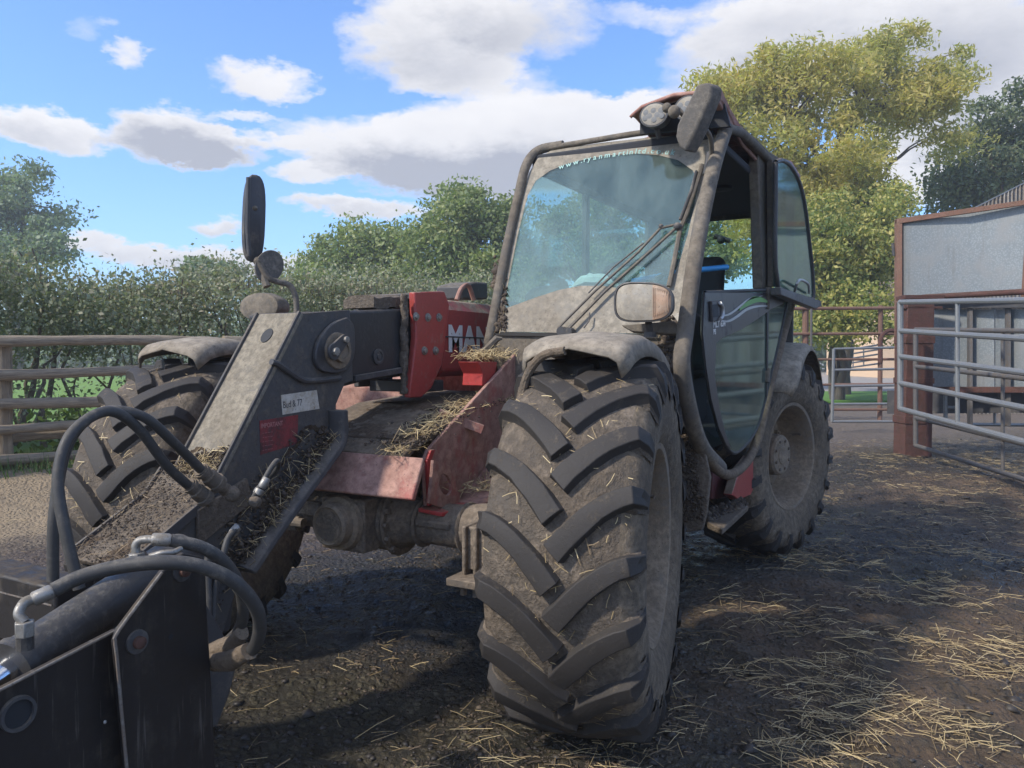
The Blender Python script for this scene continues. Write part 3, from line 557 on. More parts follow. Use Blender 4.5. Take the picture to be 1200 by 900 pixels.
b0 = gp(985, 24)
tree('yellowing_willow', 'tall yellowing windblown tree behind the cab and the brown rails', (b0.x, b0.y, 0),
     [blob(985, 110, 24, 95, 78), blob(900, 105, 24, 62, 48), blob(1075, 120, 24, 62, 42), blob(940, 190, 23.5, 100, 60), blob(1040, 60, 24.5, 60, 34), blob(1095, 105, 24, 52, 50), blob(850, 110, 24, 40, 36), blob(862, 140, 24, 44, 55), blob(880, 210, 24, 45, 50), blob(1110, 165, 24, 38, 18), blob(990, 230, 23, 75, 55), blob(900, 250, 23.5, 60, 50)],
     LM_YEL, M_BARK, 420, 150, .062, .28, .34, aspect=3.2, shell=.3, drift=(-.25, .1, .25))
b0 = gp(985, 21)
tree('yellow_bush', 'bushy yellow green tree filling the gap beside the rust framed sheet', (b0.x, b0.y, 0),
     [blob(990, 290, 21, 62, 62), blob(940, 310, 20.5, 45, 60), blob(1030, 300, 21, 30, 55), blob(980, 370, 20, 70, 38), blob(1030, 245, 22, 45, 30)],
     LM_YG, M_BARK, 260, 170, .065, .27, .13, aspect=2.0, shell=.4, stems=3)
b0 = gp(1160, 27)
tree('dark_oak', 'dark green tree rising behind the corrugated barn gable', (b0.x, b0.y, 0),
     [blob(1150, 205, 27, 62, 48), blob(1190, 150, 27, 55, 45), blob(1120, 225, 26.5, 34, 34), blob(1230, 200, 27, 70, 70)], LM_DARK, M_BARK, 150, 150, .09, .36, .3, shell=.45)
b0 = gp(545, 27)
tree('green_oak', 'bright green tree directly left of the cab windscreen', (b0.x, b0.y, 0),
     [blob(548, 250, 27, 46, 42), blob(520, 290, 27, 58, 42), blob(575, 285, 27.5, 55, 55), blob(560, 325, 26.5, 70, 30)], LM_OAK, M_BARK, 190, 170, .09, .34, .3, shell=.5)
b0 = gp(690, 30)
tree('round_oak', 'round green tree seen only through the glass of the cab', (b0.x, b0.y, 0),
     [blob(690, 275, 30, 60, 50), blob(760, 290, 30, 60, 55), blob(830, 290, 29, 50, 50), blob(640, 310, 30, 50, 35)], LM_OAK, M_BARK, 170, 160, .09, .36, .3, shell=.5)
b0 = gp(430, 29)
tree('round_oak', 'rounded olive green tree above the hedge behind the black boom', (b0.x, b0.y, 0),
     [blob(425, 295, 29, 50, 34), blob(385, 315, 29, 36, 28), blob(465, 300, 29, 38, 38), blob(430, 335, 28.5, 80, 22)], LM_OAK, M_BARK, 130, 160, .09, .34, .28, shell=.5)
b0 = gp(25, 38)
tree('distant_ash', 'large hazy tree standing beyond the hedge at the far left', (b0.x, b0.y, 0),
     [blob(30, 235, 38, 52, 36), blob(-20, 250, 38, 60, 55), blob(68, 272, 37.5, 28, 22), blob(20, 295, 37, 70, 22)], LM_FAR, M_BARK, 120, 150, .12, .46, .34, shell=.5)
b0 = gp(235, 34); tree('slim_sapling', 'slim young tree poking above the hedge right of a gap of sky', (b0.x, b0.y, 0), [blob(235, 318, 34, 12, 18)], LM_FAR, M_BARK, 30, 80, .12, .26, .08)
b0 = gp(264, 34); tree('small_sapling', 'smaller young tree just above the hedge near the tall mirror', (b0.x, b0.y, 0), [blob(264, 326, 34, 10, 16)], LM_FAR, M_BARK, 24, 80, .12, .24, .08)
b0 = gp(345, 16)
tree('hedge_bush', 'light green bush at the end of the hedge behind the boom nose', (b0.x, b0.y, 0), [blob(350, 350, 16, 70, 34), blob(430, 362, 16, 60, 30), blob(500, 365, 16, 60, 30), blob(560, 365, 16, 60, 30)], LM_OAK, M_TWIG, 180, 170, .05, .22, .07, cat='bush', stems=3)

hedge = thing('hedge', 'overgrown field hedge with grey green leaves and bare stems behind the log fence', 'hedge', (FA.x, FA.y, 0))
H0 = FN * 1.9; nst = 90; sb = MB()
for i in range(nst):
    u = random.uniform(-3.2, 9); d0 = random.gauss(0, .35); p = FD * u + H0 + FN * d0
    q_ = p + Vector((random.gauss(0, .35), random.gauss(0, .3), 0))
    limb(sb, (p.x, p.y, .1), (q_.x, q_.y, random.uniform(1.1, 2.5)), random.uniform(.018, .05), .008, .16, 7, 5)
    if random.random() < .7: limb(sb, (p.x, p.y, .35), (p.x + random.gauss(0, .7), p.y + random.gauss(0, .5), random.uniform(.9, 1.6)), .02, .006, .2, 6, 4)
sb.build('stems', M_TWIG, hedge, smooth=60)['kind'] = 'stuff'
tb = []
n = 620; u = rng.uniform(-3.6, 10, n); hz_ = 1.35 + 1.15 * rng.random(n) ** .8; dd = rng.normal(0, .42, n)
topz = 2.22 + .38 * vnoise(u, u * 0, .9, 41) * 2; hz_ = np.minimum(hz_, topz)
C = np.stack([FD.x * u + H0.x + FN.x * dd, FD.y * u + H0.y + FN.y * dd, hz_], 1)
n2_ = 300; u2 = rng.uniform(-3.6, 10, n2_); d2 = rng.normal(0, .4, n2_); C2 = np.stack([FD.x * u2 + H0.x + FN.x * d2, FD.y * u2 + H0.y + FN.y * d2, rng.uniform(.25, 1.35, n2_)], 1)
pts = [c + rng.normal(size=(165, 3)) * np.array([.22, .22, .17]) for c in C] + [c + rng.normal(size=(45, 3)) * np.array([.2, .2, .15]) for c in C2]
leaves('foliage', np.concatenate(pts), .034, LM_HEDGE, hedge, 1.7)['kind'] = 'stuff'
# bare twig ends breaking the hedge outline
n = 3200; u = rng.uniform(-3.6, 10, n); dd = rng.normal(0, .4, n); zz = 2.1 + .2 * vnoise(u, u * 0, .9, 41) * 2
base = np.stack([FD.x * u + H0.x + FN.x * dd, FD.y * u + H0.y + FN.y * dd, zz], 1); d = rng.normal(0, .3, (n, 3)); d[:, 2] = 1; ln_ = rng.uniform(.15, .5, n)[:, None]
wv = rand_dirs(n) * .004; V = np.stack([base - wv, base + wv, base + d * ln_], 1).reshape(-1, 3)
arr_mesh('twigs', V, np.arange(3 * n).reshape(-1, 3), M_TWIG, hedge)['kind'] = 'stuff'
# brambles low behind the fence
n = 110; C = np.stack([FA.x + FD.x * (uu := rng.uniform(-3, 8, n)) + FN.x * .75, FA.y + FD.y * uu + FN.y * .75, rng.uniform(.2, .6, n)], 1)
o = leaves('brambles', np.concatenate([c + rng.normal(size=(70, 3)) * np.array([.16, .16, .13]) for c in C]), .05, LM_GREEN, None); stuff(o); tag(o, 'low green brambles between the log fence and the hedge stems', 'brambles')
# far hedgerow closing the horizon
hz = struct(thing('far_hedgerow', '', '')) if False else None
pts = []
for i in range(420):
    x = rng.uniform(-150, 1350); dep = rng.uniform(60, 75); c = gp(x, dep); pts.append(np.array([c.x, c.y, rng.uniform(.5, 4.4)]) + rng.normal(size=(110, 3)) * np.array([1.3, 1.3, .8]))
o = leaves('far_hedgerow', np.concatenate(pts), .38, LM_FAR, None); stuff(o); tag(o, 'distant hedgerow closing the fields on the horizon', 'hedgerow')
# ------------------------------------------------------------------ telehandler
T = thing('telehandler', 'muddy red and grey telescopic handler with its boom lowered in the yard', 'telehandler')
def P2(pts, ax, v): return [px(x, y, ax, v) for x, y in pts]

# --- wheels
def lug_mesh():
    mb = MB(); NL = 20
    for s in (-1, 1):
        for k in range(NL):
            a0 = 2 * math.pi * (k + (.5 if s > 0 else 0)) / NL; rows = []; D = .285
            n = 9; js = random.uniform(.97, 1.03)
            for i in range(n + 1):
                t = i / n
                if t <= .82:
                    q = t / .82; x = s * (.002 + .238 * q); ph = a0 + D * (1 - (1 - q) ** 1.6); rt = .632 - .016 * q * q; rb = .582 - .02 * q; wd = .0295 * js * (1.25 - .3 * q)
                else:
                    q = (t - .82) / .18; x = s * (.240 + .018 * math.sin(q * 1.57)); ph = a0 + D + .012 * q; rt = .612 - .085 * q; rb = .552 - .06 * q; wd = .0285 - .006 * q
                # direction along the lug, for its width
                q1 = min(1, t / .82); sx = s * .262; sp_ = D * 1.6 * (1 - q1) ** .6 * .62 + .02; l = math.hypot(sx, sp_); nx_, np_ = -sp_ / l, sx / l
                if t > .82: nx_, np_ = 0, s
                row = []
                for (wk, r_) in ((-1.6, rb - .004), (-1.12, rb + .016), (-.92, rt), (0, rt + .002), (.92, rt), (1.12, rb + .016), (1.6, rb - .004)):
                    jx = random.uniform(-.003, .003); r_0 = r_; r_ = r_ + (random.uniform(-.005, .002) if r_ == rt else 0)
                    xx = x + nx_ * wd * wk + jx; pp = ph + np_ * wd * wk / .62; 
                    if t > .82 and r_0 == rt: xx = x + s * .006
                    row.append((xx, -r_ * math.cos(pp), r_ * math.sin(pp)))
                rows.append(row)
            mb.strip(rows, True, True)
    return mb
def carcass():
    prof = [(-.17, .315), (-.215, .335), (-.243, .39), (-.252, .45), (-.248, .51), (-.235, .558), (-.195, .586), (-.1, .598), (0, .602), (.1, .598), (.195, .586), (.235, .558), (.248, .51), (.252, .45), (.243, .39), (.215, .335), (.17, .315)]
    return MB().lathe(prof, n=120, cap=False)
def rim_mb(s):
    mb = MB()   # outer dish faces +s
    mb.lathe([(s * x, r) for x, r in ((-.20, .335), (-.20, .318), (-.185, .300), (-.02, .275), (.0, .265), (.012, .19), (.012, .14))], n=56, cap=False)
    mb.lathe([(s * x, r) for x, r in ((.214, .345), (.222, .340), (.218, .322), (.19, .306), (.15, .298), (.10, .285), (.03, .272), (.012, .262), (.006, .19), (.006, .10))], n=72, cap=False)
    return mb
wheel_protos = {}
def wheel(loc, th, s):
    if s in wheel_protos:
        src = wheel_protos[s]; o = src.copy(); COL.objects.link(o); o.parent = T
        for ch in src.children: c = ch.copy(); COL.objects.link(c); c.parent = o
    else:
        o = rim_mb(s).build('wheel', M_RIM, T, smooth=40)
        carcass_o = carcass().build('tyre', M_TYRE, o, smooth=60)
        carcass_o.data.materials.append(M_SIDE)
        for p in carcass_o.data.polygons:
            if abs(p.center.x) > .215: p.material_index = 1
        lo_ = lug_mesh().build('tread_lugs', M_LUG, o, smooth=30, bevel=.007, seg=2); lo_.data.materials.append(M_TYRE)
        for p in lo_.data.polygons:
            if p.index % 65 < 63 and (p.index % 65) % 7 in (0, 5): p.material_index = 1
        h = MB(); h.lathe([(s * x, r) for x, r in ((-.02, .17), (.02, .17), (.03, .135), (.135, .130), (.15, .118), (.152, .06), (.158, .055), (.158, .0))], n=40, cap=False); h.build('hub', M_RIM, o, smooth=30)
        for k in range(10):
            a = 2 * math.pi * k / 10; b = MB(); b.lathe([(s * .004, .016), (s * .03, .016), (s * .032, .009), (s * .045, .009)], o=(0, .215 * math.cos(a), .215 * math.sin(a)), n=6); b.build('wheel_nut', M_RIM, o, smooth=20)
        for k in range(8):
            a = 2 * math.pi * (k + .5) / 8; b = MB(); b.lathe([(s * .148, .010), (s * .160, .010)], o=(0, .095 * math.cos(a), .095 * math.sin(a)), n=6); b.build('hub_bolt', M_AXLE, o, smooth=20)
        va = MB(); va.tube([(s * .10, .24, .11), (s * .14, .25, .12), (s * .17, .235, .115)], .007, 8); va.build('valve', M_AXLE, o)
        # straw bits caught on the tread
        n = 550; a = rng.uniform(0, 6.28, n); xx = rng.uniform(-.22, .22, n); r = .606 + rng.random(n) * .006 - .04 * (np.abs(xx) / .22) ** 4
        st = straws('straw_bits', np.stack([xx, xx * 0, xx * 0], 1), rng.uniform(0, 6.28, n), rng.uniform(.01, .05, n), rng.uniform(.0015, .003, n), M_STRAWD if False else M_STRAW, o)
        me = st.data; co = np.zeros(len(me.vertices) * 3); me.vertices.foreach_get('co', co); co = co.reshape(n, 9, 3)
        y_, z_ = co[:, :, 1], co[:, :, 2] * .3 + r[:, None]; aa = a[:, None] + y_ / .6; co[:, :, 1] = -z_ * np.cos(aa); co[:, :, 2] = z_ * np.sin(aa); me.vertices.foreach_set('co', co.ravel()); me.update(); stuff(st)
        wheel_protos[s] = o
    o.location = loc; o.rotation_euler = (0, 0, th); o.scale = (.93, 1, 1); return o
WR = .629
wf = wheel((.932, .06, WR), R(10.5), 1); wr_ = wheel((.93, 2.81, WR), R(-15), 1); wfr = wheel((-.99, 0, WR), R(13), -1); wrr = wheel((-.93, 2.81, WR), R(-15), -1)

# --- mudguards
def mudguard(cx, cy, th, x0, x1, rad, a0, a1, mat, lipdrop=.075):
    rows = []; rot = Matrix.Rotation(th, 3, 'Z'); n = 22
    cross = [(x0 - .012, -lipdrop), (x0, -.022), (x0 + .03, -.004), ((x0 + x1) / 2, .010), (x1 - .03, -.004), (x1, -.022), (x1 + .012, -lipdrop)]
    for i in range(n + 1):
        f = i / n; a = a0 + (a1 - a0) * f; e = min(f, 1 - f) * n; sh = max(0, 1 - e / 2.0); row = []
        for (x, dr) in cross:
            xm = (x0 + x1) / 2; x_ = xm + (x - xm) * (1 - .13 * sh ** 2); r = rad + dr - .012 * sh ** 2 - (.0 if abs(x - xm) < .1 else .015 * sh); v = rot @ Vector((x_, -r * math.cos(a), 0)); row.append((cx + v.x, cy + v.y, WR + r * math.sin(a)))
        rows.append(row)
    mb = MB(); mb.strip(rows); o = mb.build('mudguard', mat, T, smooth=60); m = o.modifiers.new('thickness', 'SOLIDIFY'); m.thickness = .008; return o
mudguard(.92, .03, R(4), -.17, .185, .71, R(69), R(124), M_FEND, .075)
mudguard(-.985, 0, R(8), -.165, .185, .715, R(69), R(126), M_FEND, .07)
mudguard(.95, 2.81, R(0), -.28, .27, .72, R(38), R(150), M_FEND, .05)
mb = MB(); mb.tube(spline([px(x, y, 'y', -.22) for x, y in ((662, 411), (636, 417), (619, 438), (611, 468), (609, 500))], 5), .014, 10); mb.build('mudguard_bracket', M_CABD, T)
mb = MB(); mb.box((-.99, -.12, 1.27), (-.90, .1, 1.335)); mb.build('mudguard_bracket', M_AXLE, T, .005)

# --- axle and chassis
mb = MB(); mb.lathe([(-.72, .10), (-.5, .09), (-.34, .075), (-.2, .09), (-.13, .125), (.12, .125), (.18, .095), (.24, .078), (.42, .082), (.5, .095), (.72, .11)], (0, 0, WR), 'x', 18)
for x in (-.13, .125, .235, .43): mb.lathe([(x, .14 if abs(x) < .2 else .096), (x + .018, .14 if abs(x) < .2 else .096)], (0, 0, WR), 'x', 18)
mb.box((-.11, -.19, WR - .10), (.1, 0, WR + .10)); mb.box((.255, -.09, WR + .0), (.41, .0, WR + .03)); mb.box((-.34, -.10, WR - .01), (-.2, .0, WR + .05))
ax_ = mb.build('front_axle', M_AXLE, T, .012, 30)
mb = MB(); mb.lathe([(-.195, .105), (-.215, .10), (-.222, .082), (-.262, .080), (-.272, .070), (-.266, .064), (-.266, .0)], (-.005, 0, WR + .01), 'y', 32, cap=False); mb.build('hub_cap', M_RIM, ax_, smooth=30); mb = MB(); mb.lathe([(-.267, .058), (-.2685, .058), (-.2685, 0)], (-.005, 0, WR + .01), 'y', 28, cap=False); mb.build('cap_disc', M_AXLE, ax_)
text('lettering', 'ITALY', M_AXLE, ax_, (-.04, -.267, WR + .005), (1, 0, 0), (0, 0, 1), .026, .002)
for k in range(9):
    a = R(-50 + k * 25); mb = MB(); mb.lathe([(.143, .011), (.160, .011)], (0, -.128 * math.cos(a), WR + .128 * math.sin(a)), 'x', 6); mb.build('bolt', M_AXLE, ax_, smooth=20)
mb = MB()
for x in (.515, .56, .605, .65): mb.box((x, -.17, .50), (x + .016, .1, .675))
mb.box((.52, -.15, .52), (.68, .08, .67)); mb.build('kingpin_housing', M_AXLE, T, .006)
mb = MB(); mb.box((.49, -.23, .478), (.69, .05, .505)); kb = mb.build('kingpin_plate', M_AXLE, T, .004)
for x in (.53, .58, .64): mb = MB(); mb.lathe([(.478, .013), (.44, .013)], (x, -.18, 0), 'z', 6); mb.build('bolt', M_AXLE, kb, smooth=20)
mb = MB(); mb.tube([(-.6, -.17, .6), (-.25, -.16, .6)], .03, 12); mb.tube([(-.75, -.2, .6), (-.2, -.19, .615)], .018, 10); mb.build('steering_ram', M_AXLE, T)
mb = MB(); mb.box((-.45, .12, .50), (-.35, 3.3, .98)); mb.box((.28, .62, .5), (.38, 3.3, .95)); mb.box((-.35, .3, .5), (.28, .34, .75)); mb.box((-.35, 1.4, .5), (.28, 1.44, .95)); mb.box((-.45, 3.3, .5), (.45, 3.5, 1.2)); mb.build('chassis_frame', M_CABD, T, .008)
mb = MB(); mb.lathe([(-.72, .13), (-.14, .16), (.14, .16), (.72, .13)], (0, 2.81, WR), 'x', 16); mb.box((-.2, 2.5, .45), (.2, 3.1, .85)); mb.build('rear_axle', M_AXLE, T, .01)
mb = MB(); mb.box((-.3, .4, .47), (.26, 2.6, .72)); mb.build('gearbox_and_sump', M_AXLE, T, .03)
# sloping front plate of the chassis
prof = [(-.245, .765), (-.175, .905), (-.10, .95), (.30, 1.055), (.9, 1.09), (.9, 1.05), (.30, 1.015), (-.08, .90), (-.150, .87), (-.215, .75)]
prof = prof[:5] + [(.9, 1.06), (.30, 1.025), (-.09, .92), (-.16, .88), (-.225, .755)]
mb = MB(); mb.prism([(-.34, y, z) for y, z in prof[:2]] + [(-.34, y, z) for y, z in prof[8:]], (.70, 0, 0)); mb.build('front_panel', M_REDDUSTLIT, T, .006)
mb = MB(); mb.prism([(-.34, y, z) for y, z in prof[1:9]], (.61, 0, 0)); mb.build('chassis_deck', M_CABD, T, .005)
mb = MB(); mb.box((-.42, -.2, .76), (-.345, .3, .98)); mb.prism([(-.43, -.28, .74), (-.43, -.05, .74), (-.43, -.05, .86), (-.43, -.2, .86)], (.08, 0, 0)); mb.build('chassis_cheek', M_REDDUSTLIT, T, .006)
# tall gusset that carries the boom pivot tower
XG = .29
gus = [(608, 411), (502, 527), (497, 540), (500, 593), (560, 596), (566, 556), (592, 560), (645, 548), (645, 420)]
mb = MB(); mb.prism(P2(gus, 'x', XG), (-.016, 0, 0)); g0 = mb.build('tower_plate', M_REDDUSTLIT, T, .003)
mb = MB(); fl = P2([(502, 527), (497, 540), (500, 593)], 'x', XG + .001)
mb.prism([fl[0], fl[1], fl[2], fl[2] + Vector((0, .03, 0)), fl[1] + Vector((0, .03, 0)), fl[0] + Vector((0, .03, 0))], (.014, 0, 0)); mb.build('flange', M_REDCLEAN, g0, .003)
a, b, c = px(497, 594, 'x', XG), px(556, 600, 'x', XG + .12), px(612, 566, 'x', XG + .12)
mb = MB(); z0 = a.z - .004; mb.prism([(XG - .02, a.y - .01, z0), (XG + .08, a.y + .0, z0 - .01), (XG + .13, a.y + .10, z0), (XG + .13, a.y + .5, z0), (XG - .02, a.y + .5, z0)], (0, 0, -.016)); tray = mb.build('tray_plate', M_REDCLEAN, T, .003)
rows = []
for i in range(8):
    t = i / 7; rows.append([(XG + .01, a.y + .16 + .26 * t, z0 + .003 + .10 * t * t), (XG + .15, a.y + .16 + .26 * t, z0 + .003 + .10 * t * t)])
mb = MB(); mb.strip(rows); o = mb.build('curved_gusset', M_REDDUSTLIT, T, smooth=50); m = o.modifiers.new('thickness', 'SOLIDIFY'); m.thickness = .012
# front lug with an oval hole
lug = P2([(509, 530), (519, 543), (528, 548), (541, 588), (541, 596), (503, 594)], 'x', XG + .055)
ov = [px(522 + 7.5 * math.cos(q) + 2 * math.sin(q), 568 + 13 * math.sin(q), 'x', XG + .055) for q in [2 * math.pi * k / 12 for k in range(12)]]
out = []; cen = sum(ov, Vector()) / 12
def edge_hit(cen, d, poly):
    best = None
    for i in range(len(poly)):
        p, q = poly[i], poly[(i + 1) % len(poly)]; ex, ez = q.y - p.y, q.z - p.z; det = d[0] * -ez + d[1] * ex
        if abs(det) < 1e-9: continue
        wx, wz = p.y - cen.y, p.z - cen.z; t = (wx * -ez + wz * ex) / det; u = (d[0] * wz - d[1] * wx) / det
        if t > 0 and -1e-6 <= u <= 1 + 1e-6 and (best is None or t < best): best = t
    return Vector((p.x, cen.y + d[0] * best, cen.z + d[1] * best)) if best else Vector(poly[0])
out = [edge_hit(cen, ((p - cen).y, (p - cen).z), lug) for p in ov]
mb = MB(); th_ = Vector((-.012, 0, 0)); mb.strip([ov, out, [p + th_ for p in out], [p + th_ for p in ov], ov], True); mb.build('oval_hole_lug', M_REDDUSTLIT, T, smooth=30)
# square tube stub welded to the gusset
a, b = px(516, 483, 'x', XG + .16), px(566, 504, 'x', XG + .01)
p0, p1 = px(514, 484, 'y', px(545, 495, 'x', XG).y - .05), px(565, 503, 'y', px(545, 495, 'x', XG).y + .05)
def sqtube(mb, a, b, h, up=(0, 0, 1)):
    a, b = Vector(a), Vector(b); t = (b - a).normalized(); s_ = t.cross(Vector(up)).normalized(); u = s_.cross(t); rows = []
    for p in (a, b): rows.append([p + (s_ * i + u * j) * h for i, j in ((-1, -1), (1, -1), (1, 1), (-1, 1))])
    ins = [[p + (s_ * i + u * j) * h * .78 for i, j in ((-1, -1), (1, -1), (1, 1), (-1, 1))] for p in (a + t * .0, a + t * .08)]
    mb.strip([rows[1], rows[0], ins[0], ins[1]], True, False); mb.add(rows[1], [(0, 1, 2, 3)]); mb.add(ins[1], [(0, 1, 2, 3)])
mb = MB(); sqtube(mb, p0, p1, .018); mb.build('tube_stub', M_REDDUSTLIT, T, .002)
# red box and twisted offcut behind the gusset
q = P2([(560, 424), (583, 424), (580, 438), (580, 452), (565, 452), (566, 438)], 'x', XG - .02); mb = MB(); mb.prism(q, (-.10, 0, 0)); mb.build('red_bracket', M_REDCLEAN, T, .003)
mb = MB(); c = px(573, 410, 'x', XG - .06); mb.tube([c + Vector((-.08, 0, -.02)), c + Vector((-.02, 0, 0)), c + Vector((.03, .02, .05)), c + Vector((.05, .03, .05))], [.006, .016, .014, .006], 6, jit=.25); mb.build('bent_strap', M_CABF, T)

# --- boom
XB = 0.0; XBR = -.31
obp = P2([(526, 353), (600, 351), (600, 441), (514, 446)], 'x', XB - .012)
ys, ye = .50, 3.25; zt = px(545, 352, 'x', XB).z; zb = px(540, 441, 'x', XB).z
mb = MB(); mb.prism([(XB - .012, ys, zb + .03), (XB - .012, ys, zt - .05), (XB - .05, ys, zt), (XBR + .05, ys, zt), (XBR, ys, zt - .05), (XBR, ys, zb + .03), (XBR + .03, ys, zb), (XB - .045, ys, zb)], (0, ye - ys, 0)); boom = mb.build('boom', M_RED, T, .01)
a = px(525, 411, 'x', XB - .008); text('lettering', 'MANITOU', M_WHITE, boom, (XB - .008, a.y, a.z), (0, 1, 0), (0, 0, 1), .165, .001, .0065, .98, 1.06)
mb = MB(); mb.box((XB - .012, ys + .02, px(545, 395, 'x', XB).z - .004), (XB - .0045, ye, px(545, 395, 'x', XB).z + .002)); mb.build('seam', M_CHAR, boom)
# collar at the mouth of the outer boom
co = P2([(486, 342), (521, 341), (527, 357), (524, 385), (518, 428), (506, 455), (494, 466), (480, 466), (484, 430), (488, 395)], 'x', XB + .02)
mb = MB(); mb.prism(co, (-.032, 0, 0)); collar = mb.build('boom_collar', M_RED, T, .006)
zc0, zc1 = co[0].z, co[6].z; y0, y1 = co[0].y, co[2].y
mb = MB(); mb.box((XBR - .02, y0 + .02, zc1 + .04), (XBR + .01, y1, zc0)); mb.box((XBR + .01, y0 + .01, zc0 - .03), (XB - .013, y1 - .02, zc0 - .002)); mb.box((XBR + .01, y0 + .09, zc1 + .02), (XB - .013, y1, zc1 + .07)); mb.build('collar_frame', M_CHAR, T, .005)
for (x, y) in ((501, 372), (514, 372), (497, 411), (510, 411), (487, 371)):
    c = px(x, y, 'x', XB + .02); mb = MB(); mb.lathe([(0, .019), (.004, .019), (.005, .013), (.012, .012), (.014, .005)], (c.x, c.y, c.z), 'x', 14); mb.build('bolt', M_ZINC, collar, smooth=30)
# grimy wear pad face and chain guard in front of the collar
mb = MB(); rows = []
fy = px(478, 400, 'x', XB + .01).y
n = 26
for i in range(n + 1):
    z = zc1 + .02 + (zc0 - zc1 - .03) * i / n; rows.append([(XB + .012 - .012 * k + random.uniform(-.006, .006), fy - .028 + .03 * abs(k - 1.5) / 2 + random.uniform(-.008, .008), z) for k in range(4)])
mb.strip(rows); o = mb.build('greasy_wear_pad', M_MUDF, T, smooth=70); m = o.modifiers.new('thickness', 'SOLIDIFY'); m.thickness = .03; m.offset = -1
# inner boom
prof = [(-.66, 1.385), (-.45, 1.418), (.42, 1.478), (.42, 1.175), (-.02, 1.155), (-.10, 1.12), (-.45, 1.10)]
prof = [(-.385, 1.419), (.42, 1.478), (.42, 1.19), (-.03, 1.165), (-.2, 1.14), (-.33, 1.13)]
mb = MB(); mb.prism([(XB - .022, y, z) for y, z in prof], (XBR + .05, 0, 0)); ib = mb.build('inner_boom', M_BOOM, T, .014)
mb = MB(); lo = P2([(413, 440), (470, 430), (470, 437), (413, 447)], 'x', XB - .02); mb.prism(lo, (.018, 0, 0)); mb.build('wear_strip', M_CHAR, ib, .003)
c = px(443, 418, 'x', XB - .02); mb = MB(); mb.lathe([(0, .032), (.006, .032), (.007, .022), (.003, .02), (.003, .012), (.008, .010), (.008, 0)], (c.x, c.y, c.z), 'x', 20, cap=False); mb.build('access_plug', M_CHAR, ib, smooth=30)
mb = MB(); c0, c1 = px(420, 352, 'x', -.13), px(480, 351, 'x', -.13)
rows = []
for i in range(17):
    t = i / 16; c = Vector(c0).lerp(c1, t); rows.append([(c.x + dx, c.y, c.z + dz + random.uniform(-.005, .005)) for dx, dz in ((-.08, -.035), (-.08, .008), (-.04, .018), (.04, .018), (.08, .008), (.08, -.035))])
mb.strip(rows, True, True); mb.build('hose_carrier', M_MUDF, T, smooth=50)
mb = MB(); q = P2([(541, 334), (556, 330), (572, 331), (572, 351), (541, 351)], 'x', -.2); mb.prism(q, (-.16, 0, 0)); mb.build('rear_hose_guard', M_CHAR, T, .012)
mb = MB(); mb.tube(spline([px(535, 352, 'x', -.1), px(541, 338, 'x', -.1), px(549, 335, 'x', -.1), px(555, 351, 'x', -.1)], 5), .012, 8); mb.build('lifting_eye', M_REDDUSTLIT, T)

# --- nose of the boom
PW = .215                                                            # width of the sloping front plate
fp = [px(353, 366, 'x', XB), px(257, 558, 'x', XB), px(238, 590, 'x', XB), px(147, 667, 'x', XB)]
zsh = Vector((0, .012, .0))
def plate(path, x0, x1, th, mat, name, parent=T, bev=.003):
    """plate following a (y,z) path between x0 and x1"""
    lo = []
    for i, p in enumerate(path):
        t = (path[min(i + 1, len(path) - 1)] - path[max(i - 1, 0)]); nrm = Vector((0, -t.z, t.y)).normalized(); lo.append(nrm * th)
    a = [Vector((x0, p.y, p.z)) for p in path]; b = [Vector((x0, p.y + l.y, p.z + l.z)) for p, l in zip(path, lo)]
    mb = MB(); pts = a + b[::-1]; n = len(pts); k = Vector((x1 - x0, 0, 0)); top = [p + k for p in pts]
    m = len(path); fs = []
    for i in range(n): fs.append((i, (i + 1) % n, n + (i + 1) % n, n + i))
    for i in range(m - 1): fs.append((i, i + 1, n - 2 - i, n - 1 - i)); fs.append((n + i, n + n - 1 - i, n + n - 2 - i, n + i + 1))
    mb.add(pts + top, fs); return mb.build(name, mat, parent, bev)
fpl = plate(fp[:2], XB - PW, XB, .016, M_PLATE, 'nose_plate')
c = Vector(fp[0]).lerp(fp[1], .155); tt = (Vector(fp[1]) - fp[0]).normalized(); nn = Vector((0, tt.z, -tt.y)); nn = nn if nn.y < 0 else -nn
ring = MB(); rows = [[c + Vector((-PW * .5, 0, 0)) + (Vector((1, 0, 0)) * math.cos(q) * .024 + tt * math.sin(q) * .03) + nn * o_ for q in [2 * math.pi * k / 20 for k in range(20)]] for o_ in (.003, .0005)]
ring.strip(rows, True, True); ring.build('painted_plate_hole', M_DARK, fpl)  # raised flat disc, coloured dark for the shade inside a hole
# raised lip on the two long edges
for x in (XB - PW, XB - .010):
    plate([p + nn * .010 for p in fp[:2]], x, x + .010, .012, M_CHAR, 'plate_lip', fpl, .002)
lpl = plate(fp[1:], XB - PW - .06, XB - .004, .016, M_MUDF, 'lower_nose_plate')
for x in (XB - PW - .065, XB - .004): plate([p + Vector((0, -.004, .012)) for p in fp[1:]], x, x + .010, .03, M_CHAR, 'plate_lip', lpl, .002)
face = [(353, 367), (410, 363), (414, 446), (404, 450), (394, 474), (394, 514), (344, 584), (284, 668), (262, 740), (246, 800), (205, 790), (150, 670), (238, 590), (257, 558)]
mb = MB(); mb.prism(P2(face, 'x', XB - .003), (-.02, 0, 0)); nose = mb.build('nose_side', M_NOSE, T, .003)
mb = MB(); fr = P2(face, 'x', XB - .003); mb.prism([p + Vector((-PW + .02, 0, 0)) for p in fr], (-.02, 0, 0)); mb.build('nose_side', M_NOSE, T, .003)
